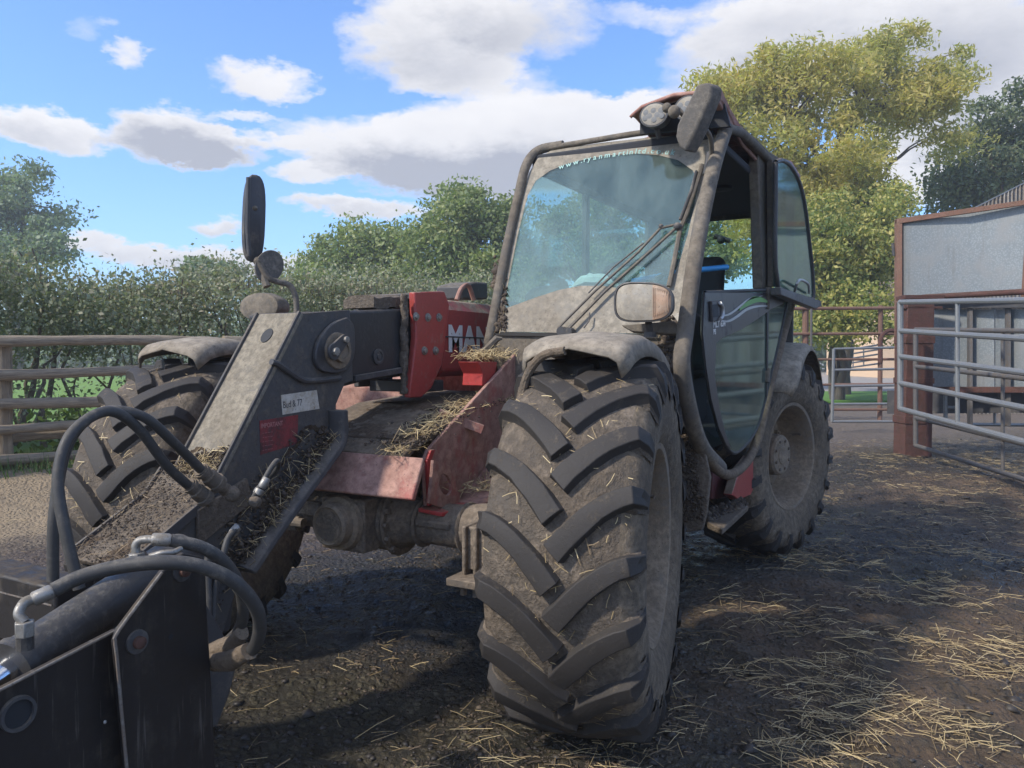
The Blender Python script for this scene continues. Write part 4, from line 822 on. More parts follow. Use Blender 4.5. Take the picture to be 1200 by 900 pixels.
# bent flange along the rear edge of the nose
fl = spline(P2([(392, 480), (392, 514), (376, 540), (344, 583), (310, 630), (284, 668)], 'x', XB + .012), 6); rows = []
for i, p in enumerate(fl):
    t = (fl[min(i + 1, len(fl) - 1)] - fl[max(i - 1, 0)]).normalized(); nrm = Vector((0, -t.z, t.y)); nrm = nrm if nrm.y > 0 else -nrm
    rows.append([p + nrm * a_ + Vector((b_, 0, 0)) for a_, b_ in ((-.022, -.012), (-.022, .012), (-.008, .05), (.012, .055), (.014, -.012))])
mb = MB(); mb.strip(rows, True, True); mb.build('nose_flange', M_CHAR, T, .004, 40)
# welded rib across the side
rb = spline(P2([(318, 424), (328, 428), (352, 444), (368, 446), (398, 443)], 'x', XB + .004), 5); mb = MB(); mb.tube(rb, .011, 8); mb.build('weld_rib', M_CHAR, T)
# pivot pin boss
mb = MB(); pc = px(391, 411, 'x', XB); cc = [(403, 372), (410, 380), (412, 396), (411, 418), (402, 434), (388, 437), (373, 434), (366, 422), (367, 408), (374, 392), (388, 378)]
mb.prism(spline(P2(cc + cc[:1], 'x', XB + .0), 3)[:-1], (.018, 0, 0)); boss = mb.build('pin_boss', M_CHAR, T, .004)
mb = MB(); mb.lathe([(.018, .068), (.028, .066), (.030, .052)], (XB, pc.y, pc.z), 'x', 28); mb.lathe([(.028, .044), (.048, .042), (.050, .030), (.044, .028), (.044, 0)], (XB, pc.y, pc.z), 'x', 24, cap=False); mb.build('pivot_pin', M_RIM, boss, smooth=30)
kp, kq = px(390, 412, 'x', XB + .05), px(402, 398, 'x', XB + .05)
d = (kq - kp).normalized(); e = Vector((0, -d.z, d.y)); r1, r2 = .030, .020; pts = [kp + (d * math.cos(q) + e * math.sin(q)) * r1 for q in [R(60 + 240 * k / 12) for k in range(13)]] + [kq + (d * math.cos(q) + e * math.sin(q)) * r2 for q in [R(-80 + 160 * k / 8) for k in range(9)]]
mb = MB(); mb.prism(pts, (.010, 0, 0)); mb.build('keeper_plate', M_CHAR, boss, .002)
for c, r in ((kq, .012), (kp, .015)): mb = MB(); mb.lathe([(.010, r), (.022, r), (.023, r * .5)], (c.x, c.y, c.z), 'x', 8); mb.build('bolt', M_ZINC, boss, smooth=25)
# stickers
def decal(name, q, x, mat, parent, th=.0015): mb = MB(); mb.prism(P2(q, 'x', x), (th, 0, 0)); return mb.build(name, mat, parent, smooth=0)
st = decal('white_sticker', [(329, 463), (371, 457), (374, 479), (331, 486)], XB - .003, M_STICK, T)
a, b = px(332, 480, 'x', XB), px(370, 474, 'x', XB); text('handwriting', 'Bud & 77', M_INK, st, (XB - .0012, a.y, a.z + .004), (0, b.y - a.y, b.z - a.z), (0, 0, 1), .034, .0002, 0, .72)
for k in range(3): decal('tape', [(374 + k * 8, 457 - k), (382 + k * 8, 456 - k), (383 + k * 8, 464 - k * .5), (375 + k * 8, 466 - k * .5)], XB - .003, M_NOSE, T) if False else None
st = decal('red_sticker', [(304, 493), (349, 486), (348, 520), (305, 533)], XB - .003, M_REDST, T)
a, b = px(306, 502, 'x', XB), px(347, 496, 'x', XB); u = Vector((0, b.y - a.y, b.z - a.z)); text('lettering', 'IMPORTANT', M_PINK, st, (XB - .0012, a.y, a.z), u, (0, 0, 1), .022, .0002, .0005, .80)
for k in range(5):
    a = px(308, 509 + k * 5, 'x', XB); text('lettering', ('keep clear of boom', 'grease pins daily', 'check hoses wear', 'lock before work', 'see handbook')[k] if False else '-- --- -- ---', M_PINK, st, (XB - .0012, a.y, a.z), u, (0, 0, 1), .014, .0002, 0, .8)

# --- hydraulic hoses on the nose
def hose(name, pts, r, parent, mat=M_HOSE, n=8): mb = MB(); mb.tube(spline(pts, n), r, 12); return mb.build(name, mat, parent, smooth=60)
def ferrule(p, q, r, parent, mat=M_ZINC, name='hose_ferrule'):
    p, q = Vector(p), Vector(q); mb = MB(); mb.tube([p, p.lerp(q, .1), p.lerp(q, .85), q], [r * .85, r, r, r * .8], 14); return mb.build(name, mat, parent, smooth=40)
D = 2.15
h1 = hose('hydraulic_hose', [pd(62, 690, 1.85), pd(64, 600, 1.85), pd(80, 520, 1.9), pd(116, 484, 1.95), pd(165, 487, 2.0), pd(205, 520, 2.1), pd(238, 553, 2.22)], .0132, T)
h2 = hose('hydraulic_hose', [pd(93, 690, 1.78), pd(76, 620, 1.78), pd(68, 560, 1.8), pd(84, 508, 1.84), pd(125, 482, 1.92), pd(160, 500, 2.0), pd(195, 545, 2.1), pd(224, 572, 2.2)], .0132, T)
def coupling(a, b, parent, dep):
    a, b = Vector(a), Vector(b)
    mb = MB(); L_ = (b - a); mb.tube([a, a + L_ * .3, a + L_ * .32, a + L_ * .62, a + L_ * .64, a + L_ * .8, a + L_ * .82, b], [.019, .019, .024, .024, .028, .028, .018, .018], 14); return mb.build('quick_coupling', M_AXLE, parent, smooth=30)
for (a, b) in (((234, 550, 2.21), (262, 572, 2.29)), ((220, 567, 2.19), (246, 588, 2.27))):
    c = coupling(pd(*a), pd(*b), T, 0)
    for f in (.05, .55): p = pd(*a).lerp(pd(*b), f); q_ = pd(*a).lerp(pd(*b), f + .12); mb = MB(); mb.tube([p, q_], .0225, 16); mb.build('collar_ring', M_AXLE, c)
mb = MB(); mb.tube([pd(262, 572, 2.29), pd(274, 582, 2.33)], .019, 12); mb.ball(pd(272, 579, 2.30), .024); mb.build('coupling_body', M_AXLE, T)
q = [px(x, y, 'x', XB + .012) for x, y in ((232, 598), (290, 560), (297, 588), (258, 620), (233, 640))]; mb = MB(); mb.prism(q, (-.014, 0, 0)); mb.build('coupling_bracket', M_MUDF, T, .003)
hose('thin_hose', [pd(294, 590, 2.36), pd(300, 578, 2.36), pd(308, 565, 2.38), pd(318, 548, 2.4), pd(325, 540, 2.42), pd(325, 548, 2.45), pd(315, 560, 2.48), pd(300, 575, 2.5)], .0085, T)
ferrule(pd(313, 560, 2.38), pd(306, 572, 2.37), .0125, T); ferrule(pd(305, 573, 2.37), pd(301, 580, 2.365), .015, T); mb = MB(); mb.ball(pd(299, 588, 2.36), .02); mb.build('hose_elbow', M_AXLE, T)
hose('thin_hose', [pd(281, 616, 2.3), pd(268, 630, 2.28), pd(262, 650, 2.26), pd(252, 690, 2.24), pd(250, 725, 2.22)], .010, T); ferrule(pd(280, 616, 2.3), pd(271, 626, 2.29), .0125, T)
hose('thin_hose', [pd(246, 640, 2.25), pd(243, 665, 2.24), pd(244, 700, 2.22), pd(243, 730, 2.2)], .011, T)
# linkage below the nose
mb = MB(); mb.tube([px(262, 650, 'x', -.08), px(252, 740, 'x', -.08)], .045, 14); mb.box((-.26, -1.12, .22), (-.03, -.84, .42)); mb.box((-.5, -1.2, .15), (.2, -1.12, .56)); mb.build('carriage', M_CHAR, T, .01)
# muck lying on the nose
def muck(name, poly, ax, v, n, r, mat, sqv=.7, nrm=(1, 0, 0), thick=.012, straw=0):
    pts = P2(poly, ax, v); lo = np.array([min(p[i] for p in pts) for i in range(3)]); hi = np.array([max(p[i] for p in pts) for i in range(3)])
    i, j = [k for k in range(3) if k != 'xyz'.index(ax)]; Q = rng.uniform(lo, hi, (n * 4, 3)); xs_ = [(p[i], p[j]) for p in pts]; keep = []
    for q in Q:
        inside = False
        for k in range(len(xs_)):
            (x1, y1), (x2, y2) = xs_[k], xs_[(k + 1) % len(xs_)]
            if (y1 > q[j]) != (y2 > q[j]) and q[i] < (x2 - x1) * (q[j] - y1) / (y2 - y1) + x1: inside = not inside
        if inside: keep.append(q)
    Q = np.array(keep[:n]); Q = Q + np.array(nrm) * rng.uniform(0, thick, (len(Q), 1)); o = clods(name, Q, rng.gamma(2.5, r / 2.5, len(Q)) + .0015, mat, T, sqv); stuff(o)
    if straw:
        Q2 = Q[rng.integers(len(Q), size=straw)] + np.array(nrm) * thick * .8; o = straws('straw_bits', Q2, rng.uniform(0, 6.28, straw), rng.uniform(.012, .05, straw), rng.uniform(.001, .0024, straw), M_STRAW, T, tilt=.8); stuff(o)
muck('caked_muck', [(352, 500), (388, 520), (340, 582), (282, 660), (250, 720), (240, 690), (262, 600), (300, 560), (320, 540)], 'x', XB, 700, .0028, M_MUDC, .8, straw=110, thick=.012)
muck('caked_muck', [(378, 500), (390, 512), (340, 580), (284, 664), (270, 650), (330, 572)], 'x', XB + .01, 900, .0038, M_MUDC, .8, thick=.025, straw=110)
n = 1300; t = rng.random(n) ** 1.7; Q = np.array([list(Vector(fp[1]).lerp(fp[0], a_ * .17)) for a_ in t]) + np.array(nn) * rng.uniform(0, .012, (n, 1)); Q[:, 0] = rng.uniform(XB - PW + .012, XB - .012, n); kk = t * .17 < .17 * (.35 + .65 * (Q[:, 0] - (XB - PW)) / PW); Q = Q[kk]
stuff(clods('caked_muck', Q, rng.gamma(2.5, .0013, len(Q)) + .001, M_MUDC, T)); Q2 = Q[rng.integers(len(Q), size=160)] + np.array(nn) * .008; stuff(straws('straw_bits', Q2, rng.uniform(0, 6.28, 160), rng.uniform(.01, .045, 160), rng.uniform(.001, .0022, 160), M_STRAW, T, tilt=.9))
n = 1600; t = rng.random(n); Q = np.array([list(Vector(fp[1]).lerp(fp[3], a_)) for a_ in t]) + np.array((0, -.006, .008)) * rng.uniform(0, 1, (n, 1)); Q[:, 0] = rng.uniform(XB - PW - .05, XB - .012, n)
stuff(clods('caked_muck', Q, rng.gamma(2.5, .0008, n) + .0007, M_MUDC, T)); Q2 = Q[rng.integers(n, size=220)] + np.array((0, -.005, .01)); stuff(straws('straw_bits', Q2, rng.uniform(0, 6.28, 220), rng.uniform(.008, .04, 220), rng.uniform(.001, .002, 220), M_STRAWD, T, tilt=.6))
# straw heaped on the deck, the gusset tray and behind the tower
def muck_sheet(name, o, u, v, nu, nv, amp, base, seed, mat, freq=9., fall=None):
    """crust of muck over the parallelogram o, u, v; where it is thin it sinks under the surface"""
    o, u, v = np.array(o), np.array(u), np.array(v); nr = np.cross(u, v); nr /= np.linalg.norm(nr); a, b = np.meshgrid(np.linspace(0, 1, nu), np.linspace(0, 1, nv)); lu, lv = np.linalg.norm(u), np.linalg.norm(v)
    h = sum(vnoise(a * lu, b * lv, freq * k, seed + k) * 2 / k ** .75 for k in (1, 2, 4, 8, 14)) * amp + base
    if fall is not None: h = h - fall(a, b) * amp * 4
    P_ = o + a[..., None] * u + b[..., None] * v + nr * h[..., None]; I_ = np.arange(nu * nv).reshape(nv, nu)
    q_ = np.stack([I_[:-1, :-1], I_[:-1, 1:], I_[1:, 1:], I_[1:, :-1]], 2).reshape(-1, 4); hh = h.ravel()[q_].max(1); q_ = q_[hh > -.004]
    ob = arr_mesh(name, P_.reshape(-1, 3), q_, mat, T); ob.data.shade_smooth(); return stuff(ob)
f1_, f0_, f3_ = Vector(fp[1]), Vector(fp[0]), Vector(fp[3])
muck_sheet('caked_muck', Vector((XB - .006, f1_.y, f1_.z)) + nn * .001, Vector((-PW + .012, 0, 0)), (f0_ - f1_) * .2, 60, 50, .009, .002, 51, M_MUCK, 14, lambda a, b: np.clip(b - .55 + .35 * a, 0, 1))
ln_ = Vector((0, (f3_ - fp[2]).z, -(f3_ - fp[2]).y)).normalized(); ln_ = ln_ if ln_.z > 0 else -ln_
muck_sheet('caked_muck', Vector((XB - .008, fp[2].y, fp[2].z)) + ln_ * .002, Vector((0, f3_.y - fp[2].y, f3_.z - fp[2].z)), Vector((-PW - .045, 0, 0)), 90, 60, .007, .006, 61, M_MUCK, 12)
a_, b_, c_ = px(392, 505, 'x', XB), px(286, 662, 'x', XB), px(300, 545, 'x', XB)
muck_sheet('caked_muck', a_, b_ - a_, (px(250, 640, 'x', XB) - b_), 110, 60, .011, .004, 71, M_MUCK, 11, lambda a, b: np.clip(b - .55, 0, 1) + np.clip(.12 - a, 0, 1) * 2)
muck_sheet('caked_muck', Vector((.27, -.10, .952)), Vector((0, .40, .105)), Vector((-.60, 0, 0)), 70, 70, .006, .001, 81, M_MUCK, 7, lambda a, b: np.clip(b - .22, 0, 1) * .55)
muck_sheet('caked_muck', Vector((.27, .30, 1.057)), Vector((0, .55, .033)), Vector((-.56, 0, 0)), 70, 50, .006, .003, 85, M_MUCK, 7, lambda a, b: np.clip(b - .5, 0, 1) * .5)
def heap(c, sx, sy, n, m, hz=.03):
    Q = rng.normal(size=(n, 3)) * np.array([sx, sy, 0]) + np.array(c); Q[:, 2] += np.abs(rng.normal(0, hz, n)); stuff(straws('straw_bits', Q, rng.uniform(0, 6.28, n), rng.uniform(.015, .07, n), rng.uniform(.0012, .0028, n), m, T, tilt=.5))
def deckz(y): return .95 + (y + .1) / .4 * .105 if y < .3 else 1.055 + (y - .3) / .6 * .035
for i in range(9): y = -.13 + .1 * i; heap((.235 - .005 * i, y, deckz(max(y, -.1)) + .002 if y > -.1 else .92), .03 + .004 * i, .05, 110, M_STRAW, .008)
for i in range(9): y = -.13 + .1 * i; Q = rng.normal(size=(160, 3)) * np.array([.05, .05, .006]) + np.array((.21, y, deckz(max(y, -.1)))); stuff(clods('caked_muck', Q, rng.gamma(2.5, .0016, 160) + .001, M_MUDC, T))
heap((XG + .07, px(560, 580, 'x', XG).y + .02, z0 + .03), .035, .10, 420, M_STRAW, .02); heap((XG - .07, px(590, 425, 'x', XG).y, px(590, 420, 'x', XG).z), .04, .10, 420, M_STRAW, .018)
# ------------------------------------------------------------------ cab
YB, YT = .62, 1.02                                                   # foot and head of the windscreen
WBL, WBR = px(579, 392, 'y', YB), px(792, 398, 'y', YB); WTL, WTR = px(630, 176, 'y', YT), px(842, 158, 'y', YT)
XD = 1.12                                                            # plane of the door
def W(x, y):
    """photo position on the sloping windscreen"""
    n = (WBR - WBL).cross(WTL - WBL).normalized(); d = ray(x, y); return CAMP + d * ((WBL - CAMP).dot(n) / d.dot(n))
WN = (WBR - WBL).cross(WTL - WBL).normalized(); WN = WN if WN.y < 0 else -WN
def post(name, pts, r, mat, parent, n=12, sp=6): mb = MB(); mb.tube(spline(pts, sp), r, n); return mb.build(name, mat, parent, smooth=60)
gl = [W(x, y) for x, y in ((583, 389), (590, 340), (605, 262), (620, 205), (629, 188), (645, 177), (700, 168), (770, 160), (838, 158), (842, 168), (830, 230), (812, 315), (797, 392))]
mb = MB(); mb.prism([p for p in gl], -WN * .006); ws = mb.build('windscreen', M_GLASS, T, smooth=0)
hole = [(591, 362), (594, 340), (600, 310), (606, 280), (613, 250), (619, 228), (628, 212), (645, 200), (665, 192), (690, 186), (715, 182), (745, 180), (772, 182), (795, 188), (812, 200), (819, 214), (814, 240), (806, 275), (797, 305), (785, 335), (765, 342), (740, 340), (705, 335), (680, 335), (655, 340), (630, 348), (608, 356)]
outl = [(583, 389), (586, 345), (592, 312), (598, 282), (606, 252), (613, 225), (620, 203), (630, 186), (645, 177), (680, 171), (710, 167), (745, 163), (775, 160), (805, 158), (840, 158), (842, 175), (838, 200), (828, 250), (815, 305), (806, 350), (797, 391), (750, 391), (712, 390), (680, 390), (650, 390), (625, 389), (600, 389)]
hw = [W(x, y) + WN * .0012 for x, y in hole]; ow = [W(x, y) + WN * .0012 for x, y in outl]
mb = MB(); mb.strip([hw + hw[:1], ow + ow[:1]]); mb.build('dust_film', M_FILM, ws, smooth=0)
# lettering along the top of the glass, set on a shallow arc
body = 'www.ryanmartinltd.co.uk'; path = [W(x, y) + WN * .0025 for x, y in ((655, 199), (690, 189), (725, 183), (758, 180), (792, 182))]; sp_ = spline(path, 12)
acc = [0]; 
for a, b in zip(sp_, sp_[1:]): acc.append(acc[-1] + (b - a).length)
wid = {'w': 1.35, 'm': 1.45, '.': .5, 'i': .5, 'l': .5, 't': .7, 'r': .75}; tw = sum(wid.get(c, 1) for c in body); s0 = 0
for ch in body:
    d = s0 / tw * acc[-1]; k = max(i for i in range(len(acc)) if acc[i] <= d + 1e-9); k = min(k, len(sp_) - 2); f = (d - acc[k]) / (acc[k + 1] - acc[k]); p = sp_[k].lerp(sp_[k + 1], f)
    text('letter', ch, M_CYAN, ws, p, sp_[k + 1] - sp_[k], WTL - WBL, .040, .0003, .0006, .95); s0 += wid.get(ch, 1)
# pillars and rails
post('front_pillar', [px(571, 408, 'y', YB), px(577, 380, 'y', YB + .01), px(592, 300, 'y', YB + .15), px(607, 232, 'y', YB + .28), px(617, 193, 'y', YT - .05), px(632, 176, 'y', YT), px(660, 170, 'y', YT + .01)], .023, M_CABF, T)
post('roof_front_rail', [px(640, 174, 'y', YT), px(700, 164, 'y', YT), px(750, 156, 'y', YT), px(835, 146, 'y', YT)], .014, M_CABF, T)
ap = [px(800, 470, 'x', XD - .01), px(799, 430, 'x', XD - .01), px(803, 390, 'x', XD - .01), px(812, 320, 'x', XD - .005), px(824, 250, 'x', XD), px(838, 190, 'x', XD), px(851, 150, 'x', XD)]
mb = MB(); sp_ = spline([px(843, 548, 'x', XD - .01), px(823, 525, 'x', XD - .01), px(810, 490, 'x', XD - .01)] + ap[1:], 6); mb.tube(sp_, [.034 - .004 * i / len(sp_) for i in range(len(sp_))], 14); mb.build('door_pillar', M_CABF, T, smooth=60)
post('cab_sill', [px(826, 530, 'x', XD - .01), px(838, 548, 'x', XD), px(856, 556, 'x', XD), px(876, 540, 'x', XD), px(890, 508, 'x', XD), px(902, 455, 'x', XD), px(922, 378, 'x', XD), px(932, 340, 'x', XD)], .023, M_CABD, T, 14)
post('roof_side_rail', [px(851, 150, 'x', XD), px(868, 156, 'x', XD), px(886, 172, 'x', XD), px(903, 190, 'x', XD)], .022, M_CABF, T)
# hinge pillar behind the door
mb = MB(); q = P2([(888, 180), (902, 190), (905, 338), (893, 338), (890, 230)], 'x', XD - .01); mb.prism(q, (-.05, 0, 0)); hp = mb.build('hinge_pillar', M_CABF, T, .006)
q = P2([(905, 187), (911, 190), (913, 336), (906, 336)], 'x', XD + .03); mb = MB(); mb.prism(q, (-.03, 0, 0)); mb.build('hinge_rail', M_CABF, hp, .003)
# rear part of the cab
BK = px(932, 340, 'x', XD).y + .08
mb = MB(); mb.box((.16, BK - .03, 1.28), (XD - .02, BK, 1.62)); mb.box((.16, BK - .03, 1.62), (.20, BK, 2.3)); mb.box((XD - .07, BK - .03, 1.62), (XD - .02, BK, 2.3)); mb.box((.2, BK - .03, 2.18), (XD - .07, BK, 2.3)); mb.build('rear_wall', M_CHAR, T, .006)
mb = MB(); mb.box((.17, 1.0, 2.21), (XD - .05, BK, 2.25)); mb.build('headliner', M_HEAD, T, .01)
mb = MB(); mb.lathe([(0, .07), (-.015, .065), (-.02, 0)], (.85, 2.0, 2.21), 'z', 20, cap=False); mb.build('roof_speaker', M_DARK, T)
# left-in-picture side of the cab (machine's right)
XR = .17
mb = MB(); mb.box((XR, YB + .05, .9), (XR + .03, BK, 1.52)); mb.box((XR, BK - .25, 1.52), (XR + .03, BK, 2.25)); mb.box((XR, 1.62, 1.5), (XR + .03, 1.67, 2.25)); mb.box((XR, YT, 2.17), (XR + .03, BK, 2.25)); mb.build('side_wall', M_CHAR, T, .005)
mb = MB(); mb.prism([(XR + .01, YB + .05, 1.52), (XR + .01, YT + .02, 2.17), (XR + .01, 1.62, 2.17), (XR + .01, 1.62, 1.52)], (.005, 0, 0)); mb.build('side_glass', M_SGLASS, T, smooth=0)
mb = MB(); mb.prism([(XR + .01, 1.67, 1.52), (XR + .01, 1.67, 2.17), (XR + .01, BK - .25, 2.17), (XR + .01, BK - .25, 1.52)], (.005, 0, 0)); mb.build('side_glass', M_SGLASS, T, smooth=0)
mb = MB(); mb.box((.2, BK - .018, 1.62), (XD - .07, BK - .012, 2.18)); mb.build('rear_glass', M_SGLASS, T, smooth=0)
# wall under the windscreen and the muddy corner beside the front wheel
q = [px(574, 389, 'y', YB + .01), px(798, 392, 'y', YB + .01), px(806, 440, 'y', YB + .01), px(806, 470, 'y', YB + .01), px(600, 470, 'y', YB + .01), px(574, 412, 'y', YB + .01)]
mb = MB(); mb.prism(q, (0, .03, 0)); fw_ = mb.build('cab_front_panel', M_CABF, T, .004)
mb = MB(); mb.prism([p + Vector((0, -.012, 0)) for p in (px(576, 389, 'y', YB + .01), px(796, 393, 'y', YB + .01), px(796, 397, 'y', YB + .01), px(576, 393, 'y', YB + .01))], (0, .012, 0)); mb.build('scuttle_seal', M_RUB, fw_)
mb = MB(); q = [px(x, y, 'y', .70) for x, y in ((770, 425), (808, 425), (812, 480), (826, 532), (832, 560), (828, 600), (823, 621), (780, 628), (770, 560))]; mb.prism(q, (0, .03, 0)); mf = mb.build('mud_flap', M_MUDF, T, .006)
q2 = Vector((0, .0, 0)); xs0, xs1 = px(795, 500, 'y', .69).x, px(815, 500, 'y', .69).x
Q = rng.uniform(0, 1, (2600, 2)); C = np.array([list(px(782 + 44 * a_ * (.45 + .55 * b_), 430 + 180 * b_, 'y', .695)) for a_, b_ in Q]); stuff(clods('caked_muck', C, rng.gamma(2, .0016, len(C)) + .0008, M_MUDC, T, 1.))
# cab floor and side body below the door
mb = MB(); mb.prism([(.2, YB + .04, 1.3), (.2, YB + .04, .98), (.2, 1.0, .86), (.2, 1.9, .86), (.2, BK, 1.25), (.2, BK, 1.3), (.2, 1.85, .9), (.2, 1.05, .9), (.2, YB + .08, 1.0), (.2, YB + .08, 1.3)], (XD - .24, 0, 0)); mb.build('cab_floor', M_DARK, T)
# door lower half: black upper panel, tall glass, sill
dl = [(826, 343), (902, 340), (922, 344), (914, 392), (903, 440), (893, 482), (886, 503), (876, 519), (862, 531), (852, 525), (843, 505), (834, 470), (828, 430), (824, 390)]
mb = MB(); mb.prism(P2(dl, 'x', XD + .022), (-.012, 0, 0)); dg = mb.build('door_glass', M_GLASS2, T, smooth=0)
up = [(824.5, 343), (921, 343), (917, 356), (903, 362), (885, 375), (868, 386), (845, 396), (838, 402), (836, 440), (842, 480), (848, 505), (855, 525), (850, 522), (841, 502), (832, 468), (826, 430), (822, 390)]
mb = MB(); mb.prism(P2(up, 'x', XD + .0235), (.006, 0, 0)); dp = mb.build('door_panel', M_BOOM, T, .001)
q = spline(P2(dl + dl[:1], 'x', XD + .02), 3); mb = MB(); mb.tube(q, .0085, 8, False); mb.build('door_seal', M_RUB, dg, smooth=60)
def swoosh(pts, wdt, mat, name):
    s_ = spline(P2(pts, 'x', XD + .031), 6); mb = MB(); mb.strip([[p, p + Vector((0, 0, w_)), p + Vector((.003, 0, w_)), p + Vector((.003, 0, 0))] for p, w_ in [(p, wdt * math.sin(math.pi * (.06 + .9 * i / (len(s_) - 1))) + .002) for i, p in enumerate(s_)]], True, True); return mb.build(name, mat, dp, smooth=0)
swoosh([(846, 378), (855, 377), (864, 372), (875, 364), (888, 360), (900, 359)], .012, M_SILVER, 'silver_flash'); swoosh([(846, 371), (855, 369), (866, 361), (877, 352), (893, 347)], .009, M_SILVER, 'silver_flash'); swoosh([(866, 364), (877, 358), (888, 354), (901, 355)], .030, M_GREEN, 'green_flash')
a, b = px(827, 384, 'x', XD), px(842, 382, 'x', XD); u = Vector((0, b.y - a.y, b.z - a.z)); text('lettering', 'MLT 634', M_WHITE, dp, (XD + .031, a.y, a.z), u, (0, 0, 1), .036, .0006, .0012, 1.5)
a = px(827, 392, 'x', XD); text('lettering', 'PS', M_WHITE, dp, (XD + .031, a.y, a.z), u, (0, 0, 1), .03, .0006, .001, 1.4)
mb = MB(); q = P2([(831, 353), (844, 352), (845, 375), (832, 377)], 'x', XD + .03); mb.prism(q, (.012, 0, 0)); dh = mb.build('door_handle', M_CHAR, T, .003)
q = P2([(835, 357), (841, 356.5), (842, 371), (836, 372)], 'x', XD + .042); mb = MB(); mb.prism(q, (.001, 0, 0)); mb.build('painted_recess', M_DARK, dh)  # flat dark sheet; the recess's shade is only in its colour
mb = MB(); q = spline(P2([(844, 355), (847, 360), (847, 370), (844, 374)], 'x', XD + .05), 4); mb.tube(q, .007, 8); mb.build('handle_grip', M_SILVER, dh)
for (y0_, y1_) in ((337, 362), (432, 448)): a, b = px(900, y0_, 'x', XD + .03), px(899, y1_, 'x', XD + .03); mb = MB(); mb.tube([a, b], .013, 10); mb.box((XD + .01, a.y - .03, b.z + .01), (XD + .035, a.y + .03, a.z - .01)); mb.build('hinge', M_CABF, T)
# gasket and slender line where the two door glasses meet
q = P2([(898, 362), (900, 362), (899, 462), (897.5, 470)], 'x', XD + .024); mb = MB(); mb.prism(q, (.004, 0, 0)); mb.build('glass_joint', M_RUB, dg)
# upper door window folded back flat against the cab
XW = XD + .06
wo_ = [(909, 190), (917, 188), (926, 194), (936, 212), (943, 240), (948, 280), (952, 318), (953, 347), (948, 350), (912, 338)]
mb = MB(); mb.prism(P2(wo_, 'x', XW), (-.007, 0, 0)); dw = mb.build('folded_door_window', M_GLASS2, T, smooth=0)
q = spline(P2(wo_ + wo_[:1], 'x', XW), 4); mb = MB(); mb.tube(q, .013, 8, False); mb.build('window_frame', M_CHAR, dw, smooth=60)
q = P2([(903, 337), (953, 353), (954, 359), (946, 362), (903, 346)], 'x', XW + .0); mb = MB(); mb.prism(q, (.05, 0, 0)); mb.build('window_bottom_rail', M_CHAR, dw, .004)
q = spline([px(931, 342, 'x', XW + .012), px(934, 332, 'x', XW + .045), px(938, 328, 'x', XW + .05), px(947, 333, 'x', XW + .05), px(948, 343, 'x', XW + .012)], 4); mb = MB(); mb.tube(q, .008, 8); mb.build('grab_handle', M_SILVER, dw)
# roof cap
def roofpt(x, y, z): return (x, y, z)
r0 = px(748, 118, 'y', .90); r1 = px(848, 104, 'y', .90)
rows = []
zt_ = r1.z
def sst(a, b, t): t = min(1, max(0, (t - a) / (b - a))); return t * t * (3 - 2 * t)
for y in (.84, .86, .90, .98, 1.06, 1.14, 1.22, 1.30, 1.38, 1.46, 1.6, 1.9, 2.2, 2.5, BK):
    k = sst(1.08, 1.46, y); zz = zt_ + (2.345 - zt_) * k - (.012 if y < .85 else 0); x0 = r0.x - .02 + (.26 - r0.x) * sst(1.2, 1.5, y); x1 = r1.x - .01 - .03 * k
    dr = .045 + .055 * sst(.9, 1.2, y) - .03 * k; zl = zz - .03 * (1 - k) * .5
    rows.append([(x0, y, zl - dr), (x0 + .012, y, zl - .035), (x0 + .05, y, zl - .010), ((x0 + x1) / 2, y, zz + .004), (x1 - .06, y, zz - .004), (x1 - .012, y, zz - .03), (x1 + .008, y, zz - dr)])
mb = MB(); mb.strip(rows); mb.add(rows[-1], [tuple(range(7))]); o = mb.build('roof_cap', M_REDDUSTLIT, T, smooth=60); m = o.modifiers.new('thickness', 'SOLIDIFY'); m.thickness = .014; m.offset = -1
# flared red cheek on the roof corner
q = P2([(835, 98), (846, 104), (857, 128), (868, 146), (872, 152), (870, 158), (861, 156), (848, 130), (838, 112)], 'x', XD + .01); mb = MB(); mb.prism(q, (-.03, 0, 0)); mb.build('roof_cheek', M_REDDUSTLIT, T, .006)
q = P2([(870, 148), (886, 162), (902, 178), (922, 190), (936, 208), (930, 206), (914, 190), (900, 186), (884, 174), (868, 158)], 'x', XD - .0); mb = MB(); mb.prism(q, (-.04, 0, 0)); mb.build('roof_edge', M_CABF, T, .004)
q = P2([(912, 186), (928, 188), (940, 208), (932, 206), (920, 194)], 'x', XD - .06); mb = MB(); mb.prism(q, (-.3, 0, 0)); mb.build('rear_roof_hump', M_RED, T, .01)
mb = MB(); q = [px(x, y, 'y', .93) for x, y in ((750, 130), (760, 120), (832, 110), (848, 118), (856, 148), (750, 157))]; mb.prism(q, (0, .02, 0)); mb.build('light_recess', M_DARK, T)
